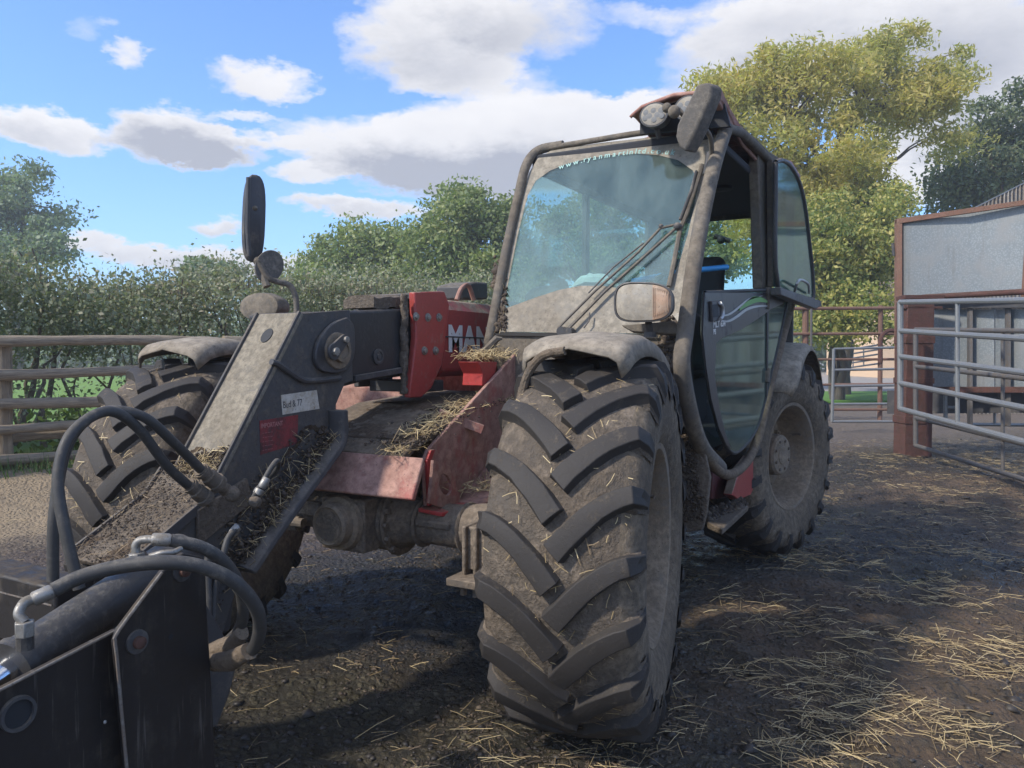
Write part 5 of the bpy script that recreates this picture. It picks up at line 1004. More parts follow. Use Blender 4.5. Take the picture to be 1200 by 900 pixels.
# work lights
def worklight(x, y, r, rx=1.25):
    c = px(x, y, 'y', .82); mb = MB(); rows = []
    for (d, k) in ((.09, .55), (.05, .9), (.0, 1.0), (-.012, .96)): rows.append([(c.x + r * rx * k * math.cos(q), c.y + d, c.z + r * k * math.sin(q)) for q in [2 * math.pi * i / 28 for i in range(28)]])
    mb.strip(rows, True, True); o = mb.build('work_light', M_CHAR, T, smooth=40)
    mb = MB(); mb.strip([[(c.x + r * rx * k * math.cos(q), c.y - d, c.z + r * k * math.sin(q)) for q in [2 * math.pi * i / 28 for i in range(28)]] for d, k in ((.013, .84), (.017, .5))], True, True); ln = mb.build('lens', M_LENS, o, smooth=60)
    for (dx, dz) in ((-.5, .22), (0, .28), (.5, .22), (-.25, -.1), (.25, -.1), (-.55, -.2), (.05, -.42), (.55, -.2)):
        mb = MB(); mb.lathe([(-.014, .014), (-.017, .012), (-.0175, 0)], (c.x + dx * r * rx, c.y, c.z + dz * r), 'y', 12, cap=False); mb.build('led', M_LEDL, o)
    mb = MB(); mb.tube([(c.x, c.y + .03, c.z - r * .9), (c.x, c.y + .06, c.z - r * 1.5)], .012, 8); mb.build('bracket', M_CHAR, o)
worklight(767, 135, .054, 1.22); worklight(807, 127, .054, 1.15)
# wide mirror hung in front of the roof corner
def slab(name, pts, ax, v, d, mat, parent, bev): mb = MB(); mb.prism(P2(pts, ax, v), d); return mb.build(name, mat, parent, bev, seg=3)
mr = slab('mirror', [(816, 99), (828, 96), (834, 100), (833, 112), (815, 155), (803, 178), (795, 172), (791, 160), (793, 146)], 'y', .58, (.03, .055, 0), M_CHAR, T, .010)
mr.data.materials.clear(); mr.data.materials.append(M_MIRR)
q = [(818, 104), (831, 101), (830, 112), (811, 158), (803, 172), (797, 166), (796, 150)]
post('mirror_arm', [px(795, 128, 'y', .66), px(806, 140, 'y', .68), px(822, 148, 'y', .72), px(832, 160, 'y', .78), px(834, 178, 'y', .84), px(832, 190, 'y', .87)], .010, M_CABF, T)
mb = MB(); c = px(790, 131, 'y', .63); mb.ball(c, .026); mb.ball(c + Vector((-.03, 0, .02)), .02); mb.build('mirror_joint', M_CABF, T)
mb = MB(); a, b = px(833, 180, 'y', .87), px(829, 205, 'y', .84); mb.tube([a, b], .020, 10); mb.build('arm_clamp', M_CHAR, T)
# wipers
def wl(pts, r, name, mat=M_CABF, par=ws, off=.03, n=6): mb = MB(); mb.tube([W(x, y) + WN * off for x, y in pts], r, n); return mb.build(name, mat, par, smooth=40)
wl([(657, 388), (700, 345), (750, 300), (776, 272), (792, 268)], .0065, 'wiper_arm', M_CABF); wl([(669, 389), (712, 345), (765, 298), (795, 271)], .0075, 'wiper_arm', M_CABF)
wl([(693, 348), (722, 318), (757, 290)], .004, 'wiper_arm_spring', M_CHAR, off=.036)
wl([(824, 196), (815, 225), (806, 252), (798, 272), (793, 300), (788, 325), (785, 338)], .010, 'wiper_blade', M_CABF, off=.018); wl([(818, 205), (812, 228), (799, 262)], .006, 'wiper_blade_spine', M_CHAR, off=.03)
mb = MB(); mb.ball(W(796, 270) + WN * .03, .018); mb.ball(W(777, 270) + WN * .03, .012); mb.build('wiper_joint', M_CHAR, ws)
wl([(694, 370), (693, 380), (687, 388)], .003, 'washer_pipe', M_CHAR, off=.03)
for x, y in ((662, 390), (670, 391)): mb = MB(); c = W(x, y) + WN * .015; mb.lathe([(-.03, .02), (.01, .02)], c, 'y', 12); mb.build('wiper_pivot', M_CHAR, ws)
# dirt and straw caught in the lower corner
C = np.array([list(W(580 + 14 * rng.random() ** 1.5, 300 + 88 * rng.random() ** .6) + WN * .006) for _ in range(500)]); stuff(clods('caked_muck', C, rng.gamma(2, .003, 500) + .001, M_MUDC, T, 1.)); C2 = C[rng.integers(500, size=90)]; stuff(straws('straw_bits', C2, rng.uniform(0, 6.28, 90), rng.uniform(.01, .035, 90), rng.uniform(.001, .002, 90), M_STRAW, T, tilt=1.))
C = np.array([list(px(782 + rng.normal(0, 3.5) + 3 * math.sin(k / 60), 372 + 62 * rng.random(), 'y', YB - .01)) for k in range(520)]); stuff(clods('caked_muck', C, rng.gamma(2, .0035, 520) + .001, M_MUDC, T, 1.)); C2 = C[rng.integers(520, size=110)]; stuff(straws('straw_bits', C2, rng.uniform(0, 6.28, 110), rng.uniform(.01, .05, 110), rng.uniform(.001, .002, 110), M_STRAW, T, tilt=1.2))
# round sticker on the pillar foot
c = px(797, 374, 'y', YB - .002); mb = MB(); mb.lathe([(0, .0265), (-.003, .0265)], c, 'y', 24); mb.build('round_sticker', M_STICK, T)
# headlight
def rrect(cx, cy, w_, h_, pw=3.2, n=36, skew=0.):
    o = []
    for k in range(n): q = 2 * math.pi * k / n; c, s_ = math.cos(q), math.sin(q); o.append((cx + w_ * math.copysign(abs(c) ** (2 / pw), c) * 1, cy + h_ * math.copysign(abs(s_) ** (2 / pw), s_) * (1 + skew * c)))
    return o
hl = rrect(754, 354, 34.5, 23.5, skew=-.10)
def ringat(pts, y, k=1., c=(754, 354), y_ref=.36): return [Vector((p.x, y, p.z)) for p in [px(c[0] + (a - c[0]) * k, c[1] + (b - c[1]) * k, 'y', y_ref) for a, b in pts]]
mb = MB(); mb.strip([ringat(hl, .46, .6), ringat(hl, .42, .9), ringat(hl, .372, 1.0), ringat(hl, .358, 1.0), ringat(hl, .356, .94), ringat(hl, .366, .93)], True, False); mb.add(ringat(hl, .46, .6), [tuple(range(36))]); mb.add(ringat(hl, .372, .93), [tuple(range(36))]); hd = mb.build('headlight', M_CHAR, T, smooth=40)
inner = rrect(754, 354, 32, 21.3, skew=-.10); lef = [p for p in inner if p[0] <= 766]; lef.sort(key=lambda p: math.atan2(p[1] - 354, p[0] - 745)); rig = [p for p in inner if p[0] >= 764]; rig.sort(key=lambda p: math.atan2(p[1] - 354, p[0] - 775))
def lens(pts, nm, mt):
    cx_ = sum(p[0] for p in pts) / len(pts); cy_ = sum(p[1] for p in pts) / len(pts); pts = pts; rows = [ringat(pts, .360 - .012 * (1 - k * k), k, (cx_, cy_)) for k in (1., .85, .6, .3, .05)]; mb = MB(); mb.strip(rows, True, True); return mb.build(nm, mt, hd, smooth=60)
lens(lef, 'lens', M_LENS); il = lens(rig, 'indicator_lens', M_AMBER)
for k in range(9): x = 766 + k * 2.2; mb = MB(); p_, q_ = px(x, 337 + k * .5, 'y', .36), px(x, 371 - k * .8, 'y', .36); mb.tube([(p_.x, .3535, p_.z), (q_.x, .3535, q_.z)], .0016, 5); mb.build('lens_rib', M_AMBER, hd)
mb = MB(); a, b = px(760, 378, 'y', .42), px(762, 392, 'y', .45); mb.tube([a, b], .014, 10); mb.tube([b + Vector((0, 0, .01)), b + Vector((0, 0, -.01))], .024, 10); mb.build('headlight_mount', M_CHAR, hd)
q = [px(x, y, 'y', .5) for x, y in ((728, 381), (790, 376), (800, 392), (740, 388))]; mb = MB(); mb.prism(q, (0, .03, -.008)); mb.build('headlight_bracket', M_CABF, T, .003)
# far-side headlight back and mirrors on the engine side
c = px(312, 360, 'x', -.95)
rows = [[(c.x + r * .135 * math.cos(q), c.y + d, c.z + r * .07 * math.sin(q)) for q in [2 * math.pi * i / 24 for i in range(24)]] for d, r in ((-.06, .7), (-.05, .95), (0, 1.), (.05, .8), (.09, .4))]
mb = MB(); mb.strip(rows, True, True); mb.build('headlight', M_CABF, T, smooth=50)
c2 = px(350, 358, 'x', -.72)
post('mirror_arm', [px(347, 380, 'x', -.72), px(347, 352, 'x', -.72), px(340, 335, 'x', -.74), px(325, 330, 'x', -.78), px(314, 325, 'x', -.8), px(300, 305, 'x', -.84)], .014, M_CABF, T)
mt = rrect(0, 0, 1, 1, 3, 28)
cm = px(299, 256, 'x', -.85); rot = Matrix.Rotation(R(32), 3, 'Z')
def dish(c, w_, h_, dep, rz, rx_, name, mat, parent, pw=3):
    rows = []; Mx = Matrix.Rotation(rz, 3, 'Z') @ Matrix.Rotation(rx_, 3, 'Y')
    for (d, k) in ((.0, .97), (.006, 1.), (dep * .5, .98), (dep, .75)): rows.append([Vector(c) + Mx @ Vector((a * w_ * k, d, b * h_ * k)) for a, b in rrect(0, 0, 1, 1, pw, 28)])
    mb = MB(); mb.strip(rows, True, True); return mb.build(name, mat, parent, smooth=45)
m1 = dish(cm, .055, .205, .045, R(78), R(3), 'mirror', M_CHAR, T); mb = MB(); mb.tube([px(291, 208, 'x', -.83), px(290, 270, 'x', -.83), px(292, 300, 'x', -.83)], .010, 8); mb.build('mirror_edge', M_CHAR, m1)
mb = MB(); mb.ball(px(302, 306, 'x', -.84), .022); mb.ball(px(299, 244, 'x', -.82), .012); mb.build('mirror_joint', M_CABF, T)
cm2 = px(316, 312, 'x', -.80); dish(cm2, .065, .08, .035, R(62), R(28), 'round_mirror', M_MIRR, T, 2)
mb = MB(); mb.tube([px(306, 308, 'x', -.83), px(309, 325, 'x', -.82), px(313, 336, 'x', -.8)], .018, 8); mb.build('mirror_joint', M_CABF, T)

# engine side, step and red belly
mb = MB(); mb.prism([(-1.02, y, z) for y, z in ((.85, .62), (.85, 1.12), (1.0, 1.2), (2.2, 1.2), (2.3, 1.1), (2.3, .62))], (.58, 0, 0)); mb.build('engine_cover', M_REDDUSTLIT, T, .03)
mb = MB(); mb.prism([(.46, y, z) for y, z in ((1.15, .98), (1.15, .42), (2.0, .42), (2.22, .62), (2.4, 1.0), (1.9, 1.02))], (.30, 0, 0)); mb.build('side_tank', M_CHAR, T, .02)
q = P2([(866, 553), (880, 535), (891, 505), (899, 470), (902, 500), (896, 545), (880, 580), (866, 586), (858, 580)], 'x', 1.0); mb = MB(); mb.prism(q, (-.05, 0, 0)); mb.build('red_side_panel', M_RED, T, .006)
q = P2([(836, 545), (868, 556), (860, 582), (834, 585)], 'x', .9); mb = MB(); mb.prism(q, (-.04, 0, 0)); mb.build('inner_side_panel', dirty('maroon_paint', (.12, .012, .02), MUD, .3, .5), T, .004)
a = px(829, 600, 'x', .86); b = px(877, 590, 'x', XD); c = px(850, 621, 'x', XD - .0)
mb = MB(); zz = .50; p1 = px(826, 600, 'z', zz); p2 = px(870, 585, 'z', zz); p3 = px(877, 592, 'z', zz); p4 = px(846, 620, 'z', zz); p5 = px(829, 612, 'z', zz); mb.prism([p1, p2, p3, p4, p5], (0, 0, -.03)); stp = mb.build('cab_step', M_MUDF, T, .006)
C = np.array([list(p1.lerp(p2, a_).lerp(p5.lerp(p3, a_), b_)) for a_, b_ in rng.random((500, 2))]); C[:, 2] = zz + .004; stuff(clods('caked_muck', C, rng.gamma(2, .004, 500) + .001, M_MUDC, T, .8))
mb = MB(); mb.box((.75, p1.y - .02, zz - .03), (.80, p1.y + .3, .9)); mb.build('step_hanger', M_CHAR, T, .004)

# cab interior
def seat(): 
    mb = MB(); mb.box((.42, 1.55, 1.15), (.88, 2.0, 1.3)); o = mb.build('driver_seat', M_SEAT, T, .05, seg=4); mb = MB(); mb.prism([(.44, 1.92, 1.28), (.44, 2.02, 1.28), (.44, 2.14, 1.82), (.44, 2.04, 1.84)], (.42, 0, 0)); mb.build('backrest', M_SEAT, o, .04, seg=4); mb = MB(); mb.box((.5, 1.65, .9), (.8, 1.95, 1.15)); mb.build('seat_base', M_DARK, o, .01)
seat()
sw = W(738, 312); c = Vector((sw.x - .1, 1.17, 1.60)); tl = Matrix.Rotation(R(-32), 3, 'X'); mb = MB(); rr = [c + tl @ Vector((.185 * math.cos(q), .185 * math.sin(q), 0)) for q in [2 * math.pi * k / 32 for k in range(33)]]; mb.tube(rr, .016, 8, False)
for q in (R(90), R(210), R(330)): mb.tube([c, c + tl @ Vector((.18 * math.cos(q), .18 * math.sin(q), 0))], .011, 6)
mb.ball(c, .04); o = mb.build('steering_wheel', M_DARK, T); mb = MB(); mb.tube([c, c + Vector((0, -.25, -.45))], .05, 12); mb.build('steering_column', M_DARK, o)
mb = MB(); mb.prism([(.2, .70, 1.2), (.2, .70, 1.40), (.2, .82, 1.46), (.2, 1.05, 1.42), (.2, 1.1, 1.2)], (.86, 0, 0)); mb.build('dashboard', M_DARK, T, .03)
mb = MB(); mb.ball(px(640, 350, 'y', .9), .09, (1.3, .8, .7)); mb.ball(px(655, 338, 'y', .95), .05); mb.build('instrument_hood', M_DARK, T)
mb = MB(); c = px(845, 281, 'x', .55); mb.ball(c, .03); mb.tube([c + Vector((-.05, 0, .03)), c + Vector((.06, .02, -.01))], .018, 8); mb.build('switch_stalk', M_DARK, T)
mb = MB(); c = px(860, 330, 'x', .5); mb.box((c.x - .02, c.y - .05, 1.3), (c.x + .03, c.y + .05, 1.76)); mb.build('inner_post', M_CHAR, T, .01)

bl = MB(); a, b = px(742, 330, 'y', 1.0), px(852, 313, 'x', .98); bl.tube([a, a.lerp(b, .5) + Vector((0, 0, .012)), b], .014, 12); o = bl.build('blue_tube', M_BLUE, None); tag(o, 'bright blue plastic tube lying across the cab behind the door opening', 'tube')
rows = []; c = px(697, 332, 'y', .86)
for i in range(9):
    for_ = i / 8; rows.append([(c.x + (for_ - .5) * .24, c.y + .05 * math.cos(q) * math.sin(math.pi * for_), c.z - .02 + (.06 * math.sin(math.pi * for_) + random.uniform(-.012, .012)) * (.6 + .6 * math.sin(q))) for q in [2 * math.pi * k / 9 for k in range(9)]])
mb = MB(); mb.strip(rows, True, True); o = mb.build('crumpled_bag', M_BAG, None, smooth=30); tag(o, 'crumpled pale bag lying on the dashboard behind the windscreen', 'bag')

# ------------------------------------------------------------------ attachment on the boom
G = thing('grab_attachment', 'black steel grab attachment with cylinder and rusty pins, cropped at the lower left', 'attachment', (0, 0, 0))
XP = .50
pl = [(190, 671), (204, 655), (216, 648), (236, 652), (241, 664), (243, 720), (248, 800), (254, 925), (151, 925), (143, 840), (137, 770), (135, 752), (140, 738)]
mb = MB(); mb.prism(P2(pl, 'x', XP), (-.016, 0, 0)); gp_ = mb.build('side_plate', M_BLK, G, .003)
q = P2([(190, 671), (140, 738), (135, 752), (137, 770), (143, 840), (151, 925)], 'x', XP + .001); mb = MB(); mb.tube(spline(q, 4), .0035, 6); mb.build('worn_edge', M_EDGE, gp_)
def pin(x, y, xw, r, par, mat=M_RUST):
    c = px(x, y, 'x', xw); mb = MB(); mb.lathe([(0, r * 1.9), (.005, r * 1.85), (.006, r * 1.4)], c, 'x', 24); o = mb.build('washer', M_CHAR, par, smooth=30); mb = MB(); mb.lathe([(.004, r), (.016, r * .95), (.018, r * .7), (.019, 0)], c, 'x', 18, cap=False); mb.build('pin', mat, par, smooth=30)
pin(160, 752, XP, .0135, gp_); pin(213, 669, XP, .0125, gp_)
c = px(200, 746, 'x', XP); mb = MB(); mb.lathe([(0, .006), (.001, .006)], c, 'x', 12); mb.build('painted_drill_hole', M_DARK, gp_)  # thin dark disc painted to read as a shaded hole
# arm plate
XA = .455
ar = [(-60, 838), (0, 809), (60, 778), (138, 738), (143, 760), (150, 925), (150, 980), (-160, 1020)]
mb = MB(); mb.prism(P2(ar, 'x', XA), (-.018, 0, 0)); ap_ = mb.build('arm_plate', M_BLK, G, .002)
q = P2([(-60, 838), (0, 809), (60, 778), (138, 738)], 'x', XA + .001); mb = MB(); mb.tube(spline(q, 4), .003, 6); mb.build('worn_edge', M_EDGE, ap_)
c = px(20, 836, 'x', XA); rows = [[(XA + d, c.y + r * math.cos(q), c.z + r * math.sin(q)) for q in [2 * math.pi * k / 28 for k in range(28)]] for d, r in ((0, .034), (.008, .033), (.008, .027), (-.05, .026))]; mb = MB(); mb.strip(rows, True); mb.build('bush', M_CHAR, ap_, smooth=35); mb = MB(); mb.lathe([(.001, .0265), (.002, .0265)], (XA, c.y, c.z), 'x', 24); mb.build('painted_bore', M_DARK, ap_)  # dark disc closing the bush, its inner shade put into the colour
c = px(123, 846, 'x', XA); mb = MB(); mb.ball(c, .004); mb.build('stone_chip', M_SILVER, ap_)
# cylinder
XC = .33
a, b = px(-70, 852, 'x', XC + .05), px(22, 778, 'x', XC + .02); e_ = px(214, 648, 'x', XC - .10); u = (e_ - b)
mb = MB(); mb.tube([b - u * .05, b - u * .048, b + u * .0, b + u * .002, b + u * .04, e_], [.047, .060, .060, .0555, .0545, .0545], 32); cy = mb.build('grab_cylinder', M_CYL, G, smooth=35)
mb = MB(); mb.tube([b - u * .7, b], .030, 20); mb.build('cylinder_rod', M_CHROME, cy)
mb = MB(); mb.tube([px(24, 778, 'x', XC), px(30, 774, 'x', XC)], .058, 32); mb.build('gland_ring', M_AXLE, cy)
# cross beam
bt = [px(-150, 642, 'z', .80), px(0, 652, 'z', .80)]
mb = MB(); z = .80
A1, A2 = px(0, 650, 'z', z), px(150, 684, 'z', z)
yb, yf = -1.20, -1.40
b0_, b1_ = px(0, 650, 'z', z), px(0, 674, 'z', z)
mb.box((-.95, -1.3, .57), (.20, px(0, 673, 'z', .735).y, .735)); cb_ = mb.build('cross_beam', M_BLK, G, .008)
mb = MB(); mb.box((-.95, -1.33, .1), (.2, -1.31, .57)); mb.build('back_plate', M_BLK, G, .004)
mb = MB(); yy = px(0, 673, 'z', .735).y - .002; mb.box((-.9, yy, .69), (.19, yy + .001, .694)); mb.build('worn_edge', M_EDGE, cb_)
for x in (-.9, -.55, -.2, .15):
    mb = MB(); mb.tube([(x, -1.35, .16), (x, -1.9, .13), (x, -2.3, .12)], [.022, .018, .008], 10); mb.build('tine', M_AXLE, G)
# fittings and hoses on the attachment
fa = px(28, 742, 'x', XC + .04); fb = pd(25, 735, 1.42)
f0 = pd(29, 742, 1.43); mb = MB(); mb.tube([f0 + Vector((0, 0, -.03)), f0 + Vector((0, 0, -.004))], .015, 10); mb.build('port_boss', M_CYL, G); mb = MB(); mb.tube([f0 + Vector((0, 0, -.006)), f0 + Vector((0, 0, .022))], .0175, 6); mb.build('hose_nut', M_ZINC, G, .002, 20)
hose('hose_elbow', [f0 + Vector((0, 0, .02)), pd(22, 719, 1.43), pd(29, 706, 1.44), pd(40, 702, 1.45)], .0095, G, M_ZINC); ferrule(pd(38, 703, 1.45), pd(63, 692, 1.47), .014, G)
hose('hydraulic_hose', [pd(62, 692, 1.47), pd(95, 676, 1.5), pd(140, 664, 1.52), (pd(190, 659, 1.53)), pd(235, 664, 1.56), pd(275, 682, 1.6), pd(300, 712, 1.65), pd(304, 740, 1.7), pd(295, 762, 1.75), pd(275, 772, 1.8), pd(250, 774, 1.85)], .0145, G)
f1 = pd(160, 652, 1.62); mb = MB(); mb.tube([pd(161, 660, 1.62), pd(160, 648, 1.62)], .017, 6); mb.build('hose_nut', M_ZINC, G, .002, 20); mb = MB(); mb.ball(pd(163, 656, 1.63), .02); mb.build('port_boss', M_AXLE, G)
hose('hose_elbow', [pd(160, 649, 1.62), pd(159, 640, 1.62), pd(163, 634, 1.62), pd(172, 632, 1.62), pd(180, 632, 1.62)], .0085, G, M_ZINC); ferrule(pd(178, 632, 1.62), pd(201, 633, 1.63), .0135, G)
hose('hydraulic_hose', [pd(200, 633, 1.63), pd(235, 641, 1.66), pd(262, 658, 1.7), pd(280, 685, 1.75), pd(285, 715, 1.8), pd(280, 738, 1.85), pd(262, 756, 1.9)], .0135, G)
hose('release_cable', [pd(176, 652, 1.6), pd(190, 648, 1.6), pd(203, 647, 1.61), pd(212, 643, 1.63)], .006, G, M_ZINC)
mb = MB(); mb.tube([pd(292, 763, 1.74), pd(270, 774, 1.8), pd(248, 776, 1.86)], [.019, .023, .021], 12, jit=.12); mb.tube([pd(284, 742, 1.82), pd(272, 757, 1.86), pd(258, 764, 1.88), pd(244, 768, 1.9)], [.017, .026, .028, .024], 12, jit=.12); mb.build('hose_sleeve', M_CABD, G, smooth=60)
mb = MB(); mb.prism(P2([(238, 700), (262, 742), (278, 780), (270, 812), (256, 850), (240, 860)], 'x', .30), (-.03, 0, 0)); mb.build('quick_hitch_hook', M_CHAR, G, .006)

# ------------------------------------------------------------------ gates, pens and buildings at the right
def bar(mb, a, b, r, n=10): mb.tube([a, b], r, n)
def tubegate(name, label, group, top, bot, nb, r, mat, mats=None, stiles=(0, 1), braces=(), th=None, spacing=None):
    """gate whose corners are top = (far, near), bot = (far, near)"""
    t = thing(name, label, 'gate', (0, 0, 0), group); t0, t1, b0, b1 = [Vector(p) for p in (*top, *bot)]
    for i in range(nb):
        f = (spacing[i] if spacing else i / (nb - 1)); mb = MB(); bar(mb, t0.lerp(b0, f), t1.lerp(b1, f), r); mb.build('rail', mat, t)
    for s_ in stiles: mb = MB(); a, b = t0.lerp(t1, s_), b0.lerp(b1, s_); bar(mb, a + (a - b) * .0, b, r * 1.15); mb.build('stile', mat, t)
    for s_, o_ in braces: mb = MB(); a, b = t0.lerp(t1, s_), b0.lerp(b1, s_); mb.tube([a + Vector(o_), b + Vector(o_)], r * .7, 8); mb.build('brace', mats or mat, t)
    return t
# galvanised gate hung on the rusty post
d0, d1 = 9.0, 5.4
e0 = (600 + 600 * 1.0)
G0t, G0b = pd(1055, 354, d0), pd(1055, 479, d0); dirx = (pd(1200, 352, 6.65) - G0t); G1t = G0t + dirx * 1.28; G1b = G0b + (pd(1200, 518, 6.65) - G0b) * 1.28
tubegate('field_gate', 'shiny galvanised five bar gate swung open in front of the rusty steel post', 'galvanised gates', (G0t, G1t), (G0b, G1b), 5, .030, M_GALV, braces=((.42, (0, 0, 0)),), spacing=(0, .27, .51, .76, 1.))
A0, A1 = pd(1073, 386, 9.6), pd(1200, 388, 7.5); B0, B1 = pd(1073, 522, 9.6), pd(1200, 562, 7.5)
A1 = A0 + (A1 - A0) * 1.5; B1 = B0 + (B1 - B0) * 1.5
tubegate('field_gate', 'dull grey tube gate standing directly behind the shiny one, its lowest bar near the straw', 'galvanised gates', (A0, A1), (B0, B1), 4, .026, M_GALVD, braces=((.56, (0, 0, 0)), (.86, (0, 0, 0))), spacing=(0, .32, .76, 1.))
A0, A1 = pd(1108, 357, 10.3), pd(1300, 357, 10.3); B0, B1 = pd(1108, 497, 10.3), pd(1300, 499, 10.3)
tubegate('field_gate', 'rearmost grey gate in front of the lower galvanised sheet', 'galvanised gates', (A0, A1), (B0, B1), 5, .024, M_GALV, braces=((.30, (0, 0, .0)),), spacing=(.02, .44, .66, .86, 1.))
# small gate in the gap
A0, A1 = pd(977, 409, 13), pd(1057, 407, 13); B0, B1 = pd(975, 494, 13), pd(1057, 494, 13)
tubegate('small_gate', 'bright galvanised hurdle between the rear wheel and the rusty post', 'galvanised gates', (A0, A1), (B0, B1), 5, .022, M_GALV, spacing=(0, .29, .51, .76, 1.), stiles=(0,))
# rusty steel post
t = thing('rusty_post', 'thick rust red steel box post standing in straw at the gate', 'post', (0, 0, 0))
p = gp(1078, 9.75); e = RT * .17; mb = MB(); w2 = .17
cs = [Vector((p.x, p.y, 0)) + RT * a_ + Vector((-math.sin(YAW), math.cos(YAW), 0)) * b_ for a_, b_ in ((-w2, 0), (w2, 0), (w2, .3), (-w2, .3))]
mb.prism([c + Vector((0, 0, -.1)) for c in cs], (0, 0, 2.05)); mb.build('post', M_RUSTF, t, .01)
for z, hgt in ((.42, .09), (.92, .07), (1.42, .09)): mb = MB(); c_ = sum(cs, Vector()) / 4; mb.prism([c_ + (c - c_) * 1.06 + Vector((0, 0, z)) for c in cs], (0, 0, hgt)); mb.build('band', M_RUSTF, t, .004)
mb = MB(); mb.prism([c + Vector((0, 0, 1.97)) for c in (cs[0] - RT * .03, cs[1] + RT * .12, cs[2], cs[3])], (0, 0, .05)); mb.prism([c + Vector((0, 0, 1.85)) for c in (cs[0] - RT * .03, cs[1] + RT * .10, cs[2], cs[3])], (0, 0, .03)); mb.build('cap_plate', M_RUSTF, t, .004)
# sheeted frame
t = thing('sheeted_gate', 'tall rust framed gate clad with mottled galvanised sheet', 'gate', (0, 0, 0))
dS0, dS1 = 10.4, 9.2
def SP(x, y): f = (x - 1052) / 148; return pd(x, y, dS0 + (dS1 - dS0) * f)
bk = Vector((-math.sin(YAW), math.cos(YAW), 0))
def spanel(pts, off, th, nm, mat, bev=0): mb = MB(); mb.prism([SP(x, y) + bk * off for x, y in pts], bk * th); return mb.build(nm, mat, t, bev)
spanel([(1054, 262), (1130, 250), (1200, 238.5), (1290, 224), (1290, 338), (1200, 343), (1054, 349)], .0, .006, 'sheet', M_SHEET)
spanel([(1049, 257), (1300, 220), (1300, 226), (1049, 263)], -.05, .07, 'top_rail', M_RUSTR, .004); spanel([(1049, 257), (1055, 257), (1055, 520), (1049, 520)], -.055, .08, 'frame_post', M_RUSTR, .004); spanel([(1197, 236), (1203, 235), (1203, 352), (1197, 352)], -.052, .07, 'frame_post', M_RUSTR, .004)
mb = MB(); mb.tube([SP(1076, 349) - bk * .1, SP(1300, 337) - bk * .1], .035, 12); mb.build('drop_bar', M_RUSTF, t); mb = MB(); mb.tube([SP(1048, 300), SP(1046, 285)], .02, 8); mb.build('latch', M_CHAR, t)
# lower galvanised cladding of the pen behind
t2 = thing('clad_pen', 'lower galvanised clad pen wall on a dark rail behind the grey gates', 'pen', (0, 0, 0))
def q2(pts, d, th, nm, mat, bev=0): mb = MB(); mb.prism([SP(x, y) + bk * (d - 10.55) for x, y in pts], bk * th); return mb.build(nm, mat, t2, bev)
for i in range(5): x0 = 1091 + i * 44; q2([(x0, 361), (x0 + 43, 361), (x0 + 43, 454), (x0, 454)], 10.75 + .012 * (i % 2), .01, 'sheet', M_SHEET)
q2([(1088, 454), (1330, 454), (1330, 461), (1088, 461)], 10.68, .1, 'bottom_rail', M_RUSTF, .005); q2([(1088, 352), (1330, 350), (1330, 359), (1088, 361)], 10.68, .1, 'top_rail', M_CHAR, .005)
for x in (1139, 1184, 1240): q2([(x, 350), (x + 4, 350), (x + 4, 500), (x, 500)], 10.6, .06, 'upright', M_GALVD, .005)
q2([(1086, 462), (1340, 462), (1340, 492), (1086, 492)], 11.6, .02, 'dark_backing', M_CHAR)  # dark sheet set behind the open band under the bottom rail
# brown rail fence across the yard
t = thing('brown_rail_fence', 'brown painted tube rail fence behind the rear wheel and the small hurdle', 'fence', (0, 0, 0))
for (ya, yb_, r) in ((362, 361, .034), (391, 391, .030), (421, 421, .026), (452, 450, .024), (479, 480, .026)): mb = MB(); mb.tube([pd(700, ya + 1, 15), pd(1052, yb_, 15)], r, 10); mb.build('rail', M_RUSTR, t)
for x in (905, 944, 1032): mb = MB(); mb.tube([pd(x, 358 if x != 944 else 362, 15.05), gp(x, 15.05, -.1)], .045 if x != 944 else .06, 10); mb.build('upright', M_RUSTR, t)
mb = MB(); mb.tube([pd(951, 330, 14.9), gp(951, 14.9, -.1)], .022, 8); mb.build('thin_upright', M_GALVD, t)
mb = MB(); mb.tube(spline([pd(1032, 425, 14.8), pd(1032, 398, 14.8), pd(1040, 388, 14.8), pd(1052, 388, 14.8)], 5), .04, 8); mb.build('bent_hoop', M_RUSTF, t)
# far white field gate
A0, A1 = pd(988, 411, 30), pd(1030, 404, 27); B0, B1 = pd(988, 432, 30), pd(1030, 426, 27)
tubegate('far_gate', 'distant pale gate with crossed braces seen through the small hurdle', 'galvanised gates', (A0, A1), (B0, B1), 5, .03, M_GALV, braces=((.3, (0, 0, 0)), (.6, (0, 0, 0))))
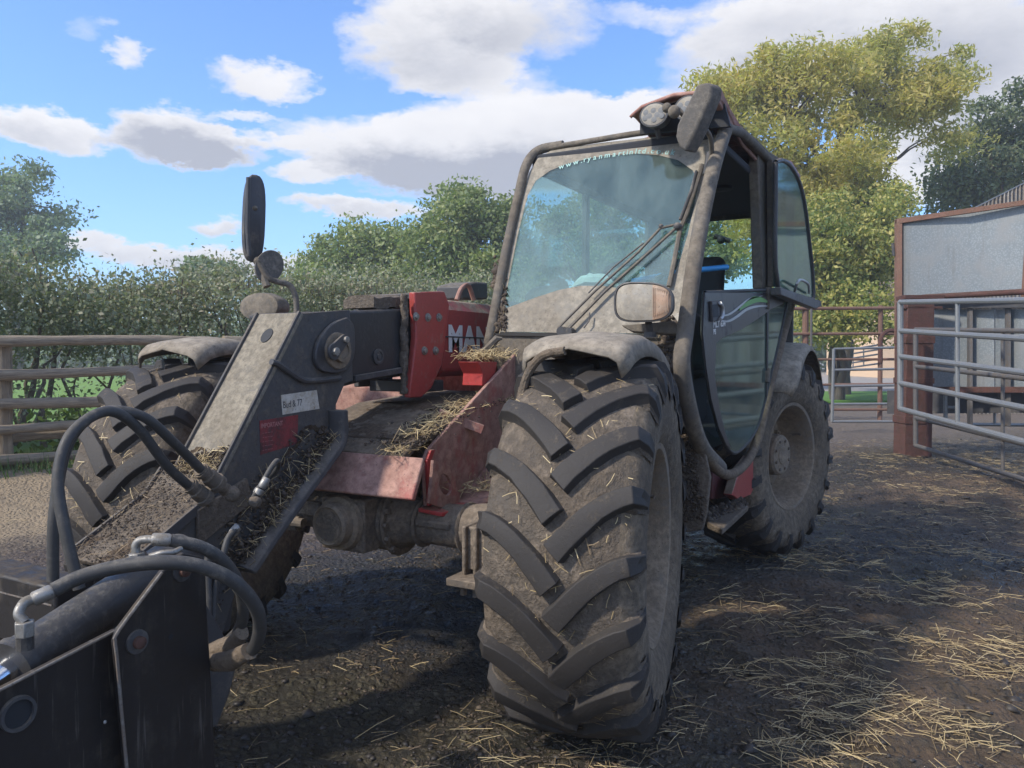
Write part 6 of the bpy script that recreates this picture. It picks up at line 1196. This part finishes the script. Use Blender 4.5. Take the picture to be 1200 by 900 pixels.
# cream building end beyond the gap
t = thing('cream_building', 'sliver of a cream rendered wall seen between the yellow bush and the rusty frame', 'building', (0, 0, 0)); M_CREAM = plain('cream_render', (.72, .52, .34), .9); M_ROOFT = plain('brown_roof', (.2, .14, .1), .9)
pw = [gp(1034, 45), gp(1160, 45)]; mb = MB(); mb.prism([pw[0], pw[1], pw[1] + Vector((0, 0, 4.6)), pw[0] + Vector((0, 0, 4.6))], bk * 8); mb.build('wall', M_CREAM, t)
mb = MB(); m_ = (pw[0] + pw[1]) / 2; mb.prism([pw[0] - RT * .4 + Vector((0, 0, 4.6)) - bk * .3, pw[1] + RT * .4 + Vector((0, 0, 4.6)) - bk * .3, m_ + Vector((0, 0, 7.5)) - bk * .3], bk * 8.6); mb.build('roof', M_ROOFT, t)
# barn with corrugated gable
t = thing('corrugated_barn', 'barn with weathered corrugated gable rising behind the galvanised sheet', 'barn', (0, 0, 0))
M_CORR = dirty('weathered_corrugated', (.42, .40, .37), (.2, .17, .145), .45, .8, scale=3, top=0, streak=.7)
dB = 17.0; rad = Vector((pd(1200, 417, 1) - CAMP).to_2d().normalized().to_3d()); L0 = pd(1118, 256, dB); L1 = pd(1290, 170, dB)
rows = []; n = 150
for i in range(n + 1):
    f = i / n; p = L0.lerp(L1, f); o_ = bk * (.045 * math.sin(i * 1.5708)); rows.append([p + o_, Vector((p.x, p.y, 0)) + o_])
mb = MB(); mb.strip(rows); mb.build('gable_wall', M_CORR, t, smooth=0)
mb = MB(); nrm = Vector((0, 0, .03)); mb.prism([L0 - bk * .03 - (L1 - L0) * .02, L1 - bk * .03, L1 + rad * 9 - Vector((0, 0, .4)), L0 + rad * 9 - (L1 - L0) * .02 - Vector((0, 0, .4))], nrm); mb.build('roof', M_GALV, t)

# ------------------------------------------------------------------ thin autumn haze over the yard and the fields
hm = bpy.data.materials.new('haze'); hm.use_nodes = True; hn = hm.node_tree; hn.nodes.clear(); pv = hn.nodes.new('ShaderNodeVolumePrincipled'); pv.inputs['Color'].default_value = (.93, .95, 1, 1); pv.inputs['Density'].default_value = .0032; pv.inputs['Anisotropy'].default_value = .3
ho = hn.nodes.new('ShaderNodeOutputMaterial'); hn.links.new(pv.outputs[0], ho.inputs['Volume'])
hb = MB(); hb.box((-950, -950, -1.5), (950, 950, 16)); hz = hb.build('haze', hm, None, smooth=0); stuff(hz); hz['label'] = 'thin pale haze hanging over the yard and the fields'
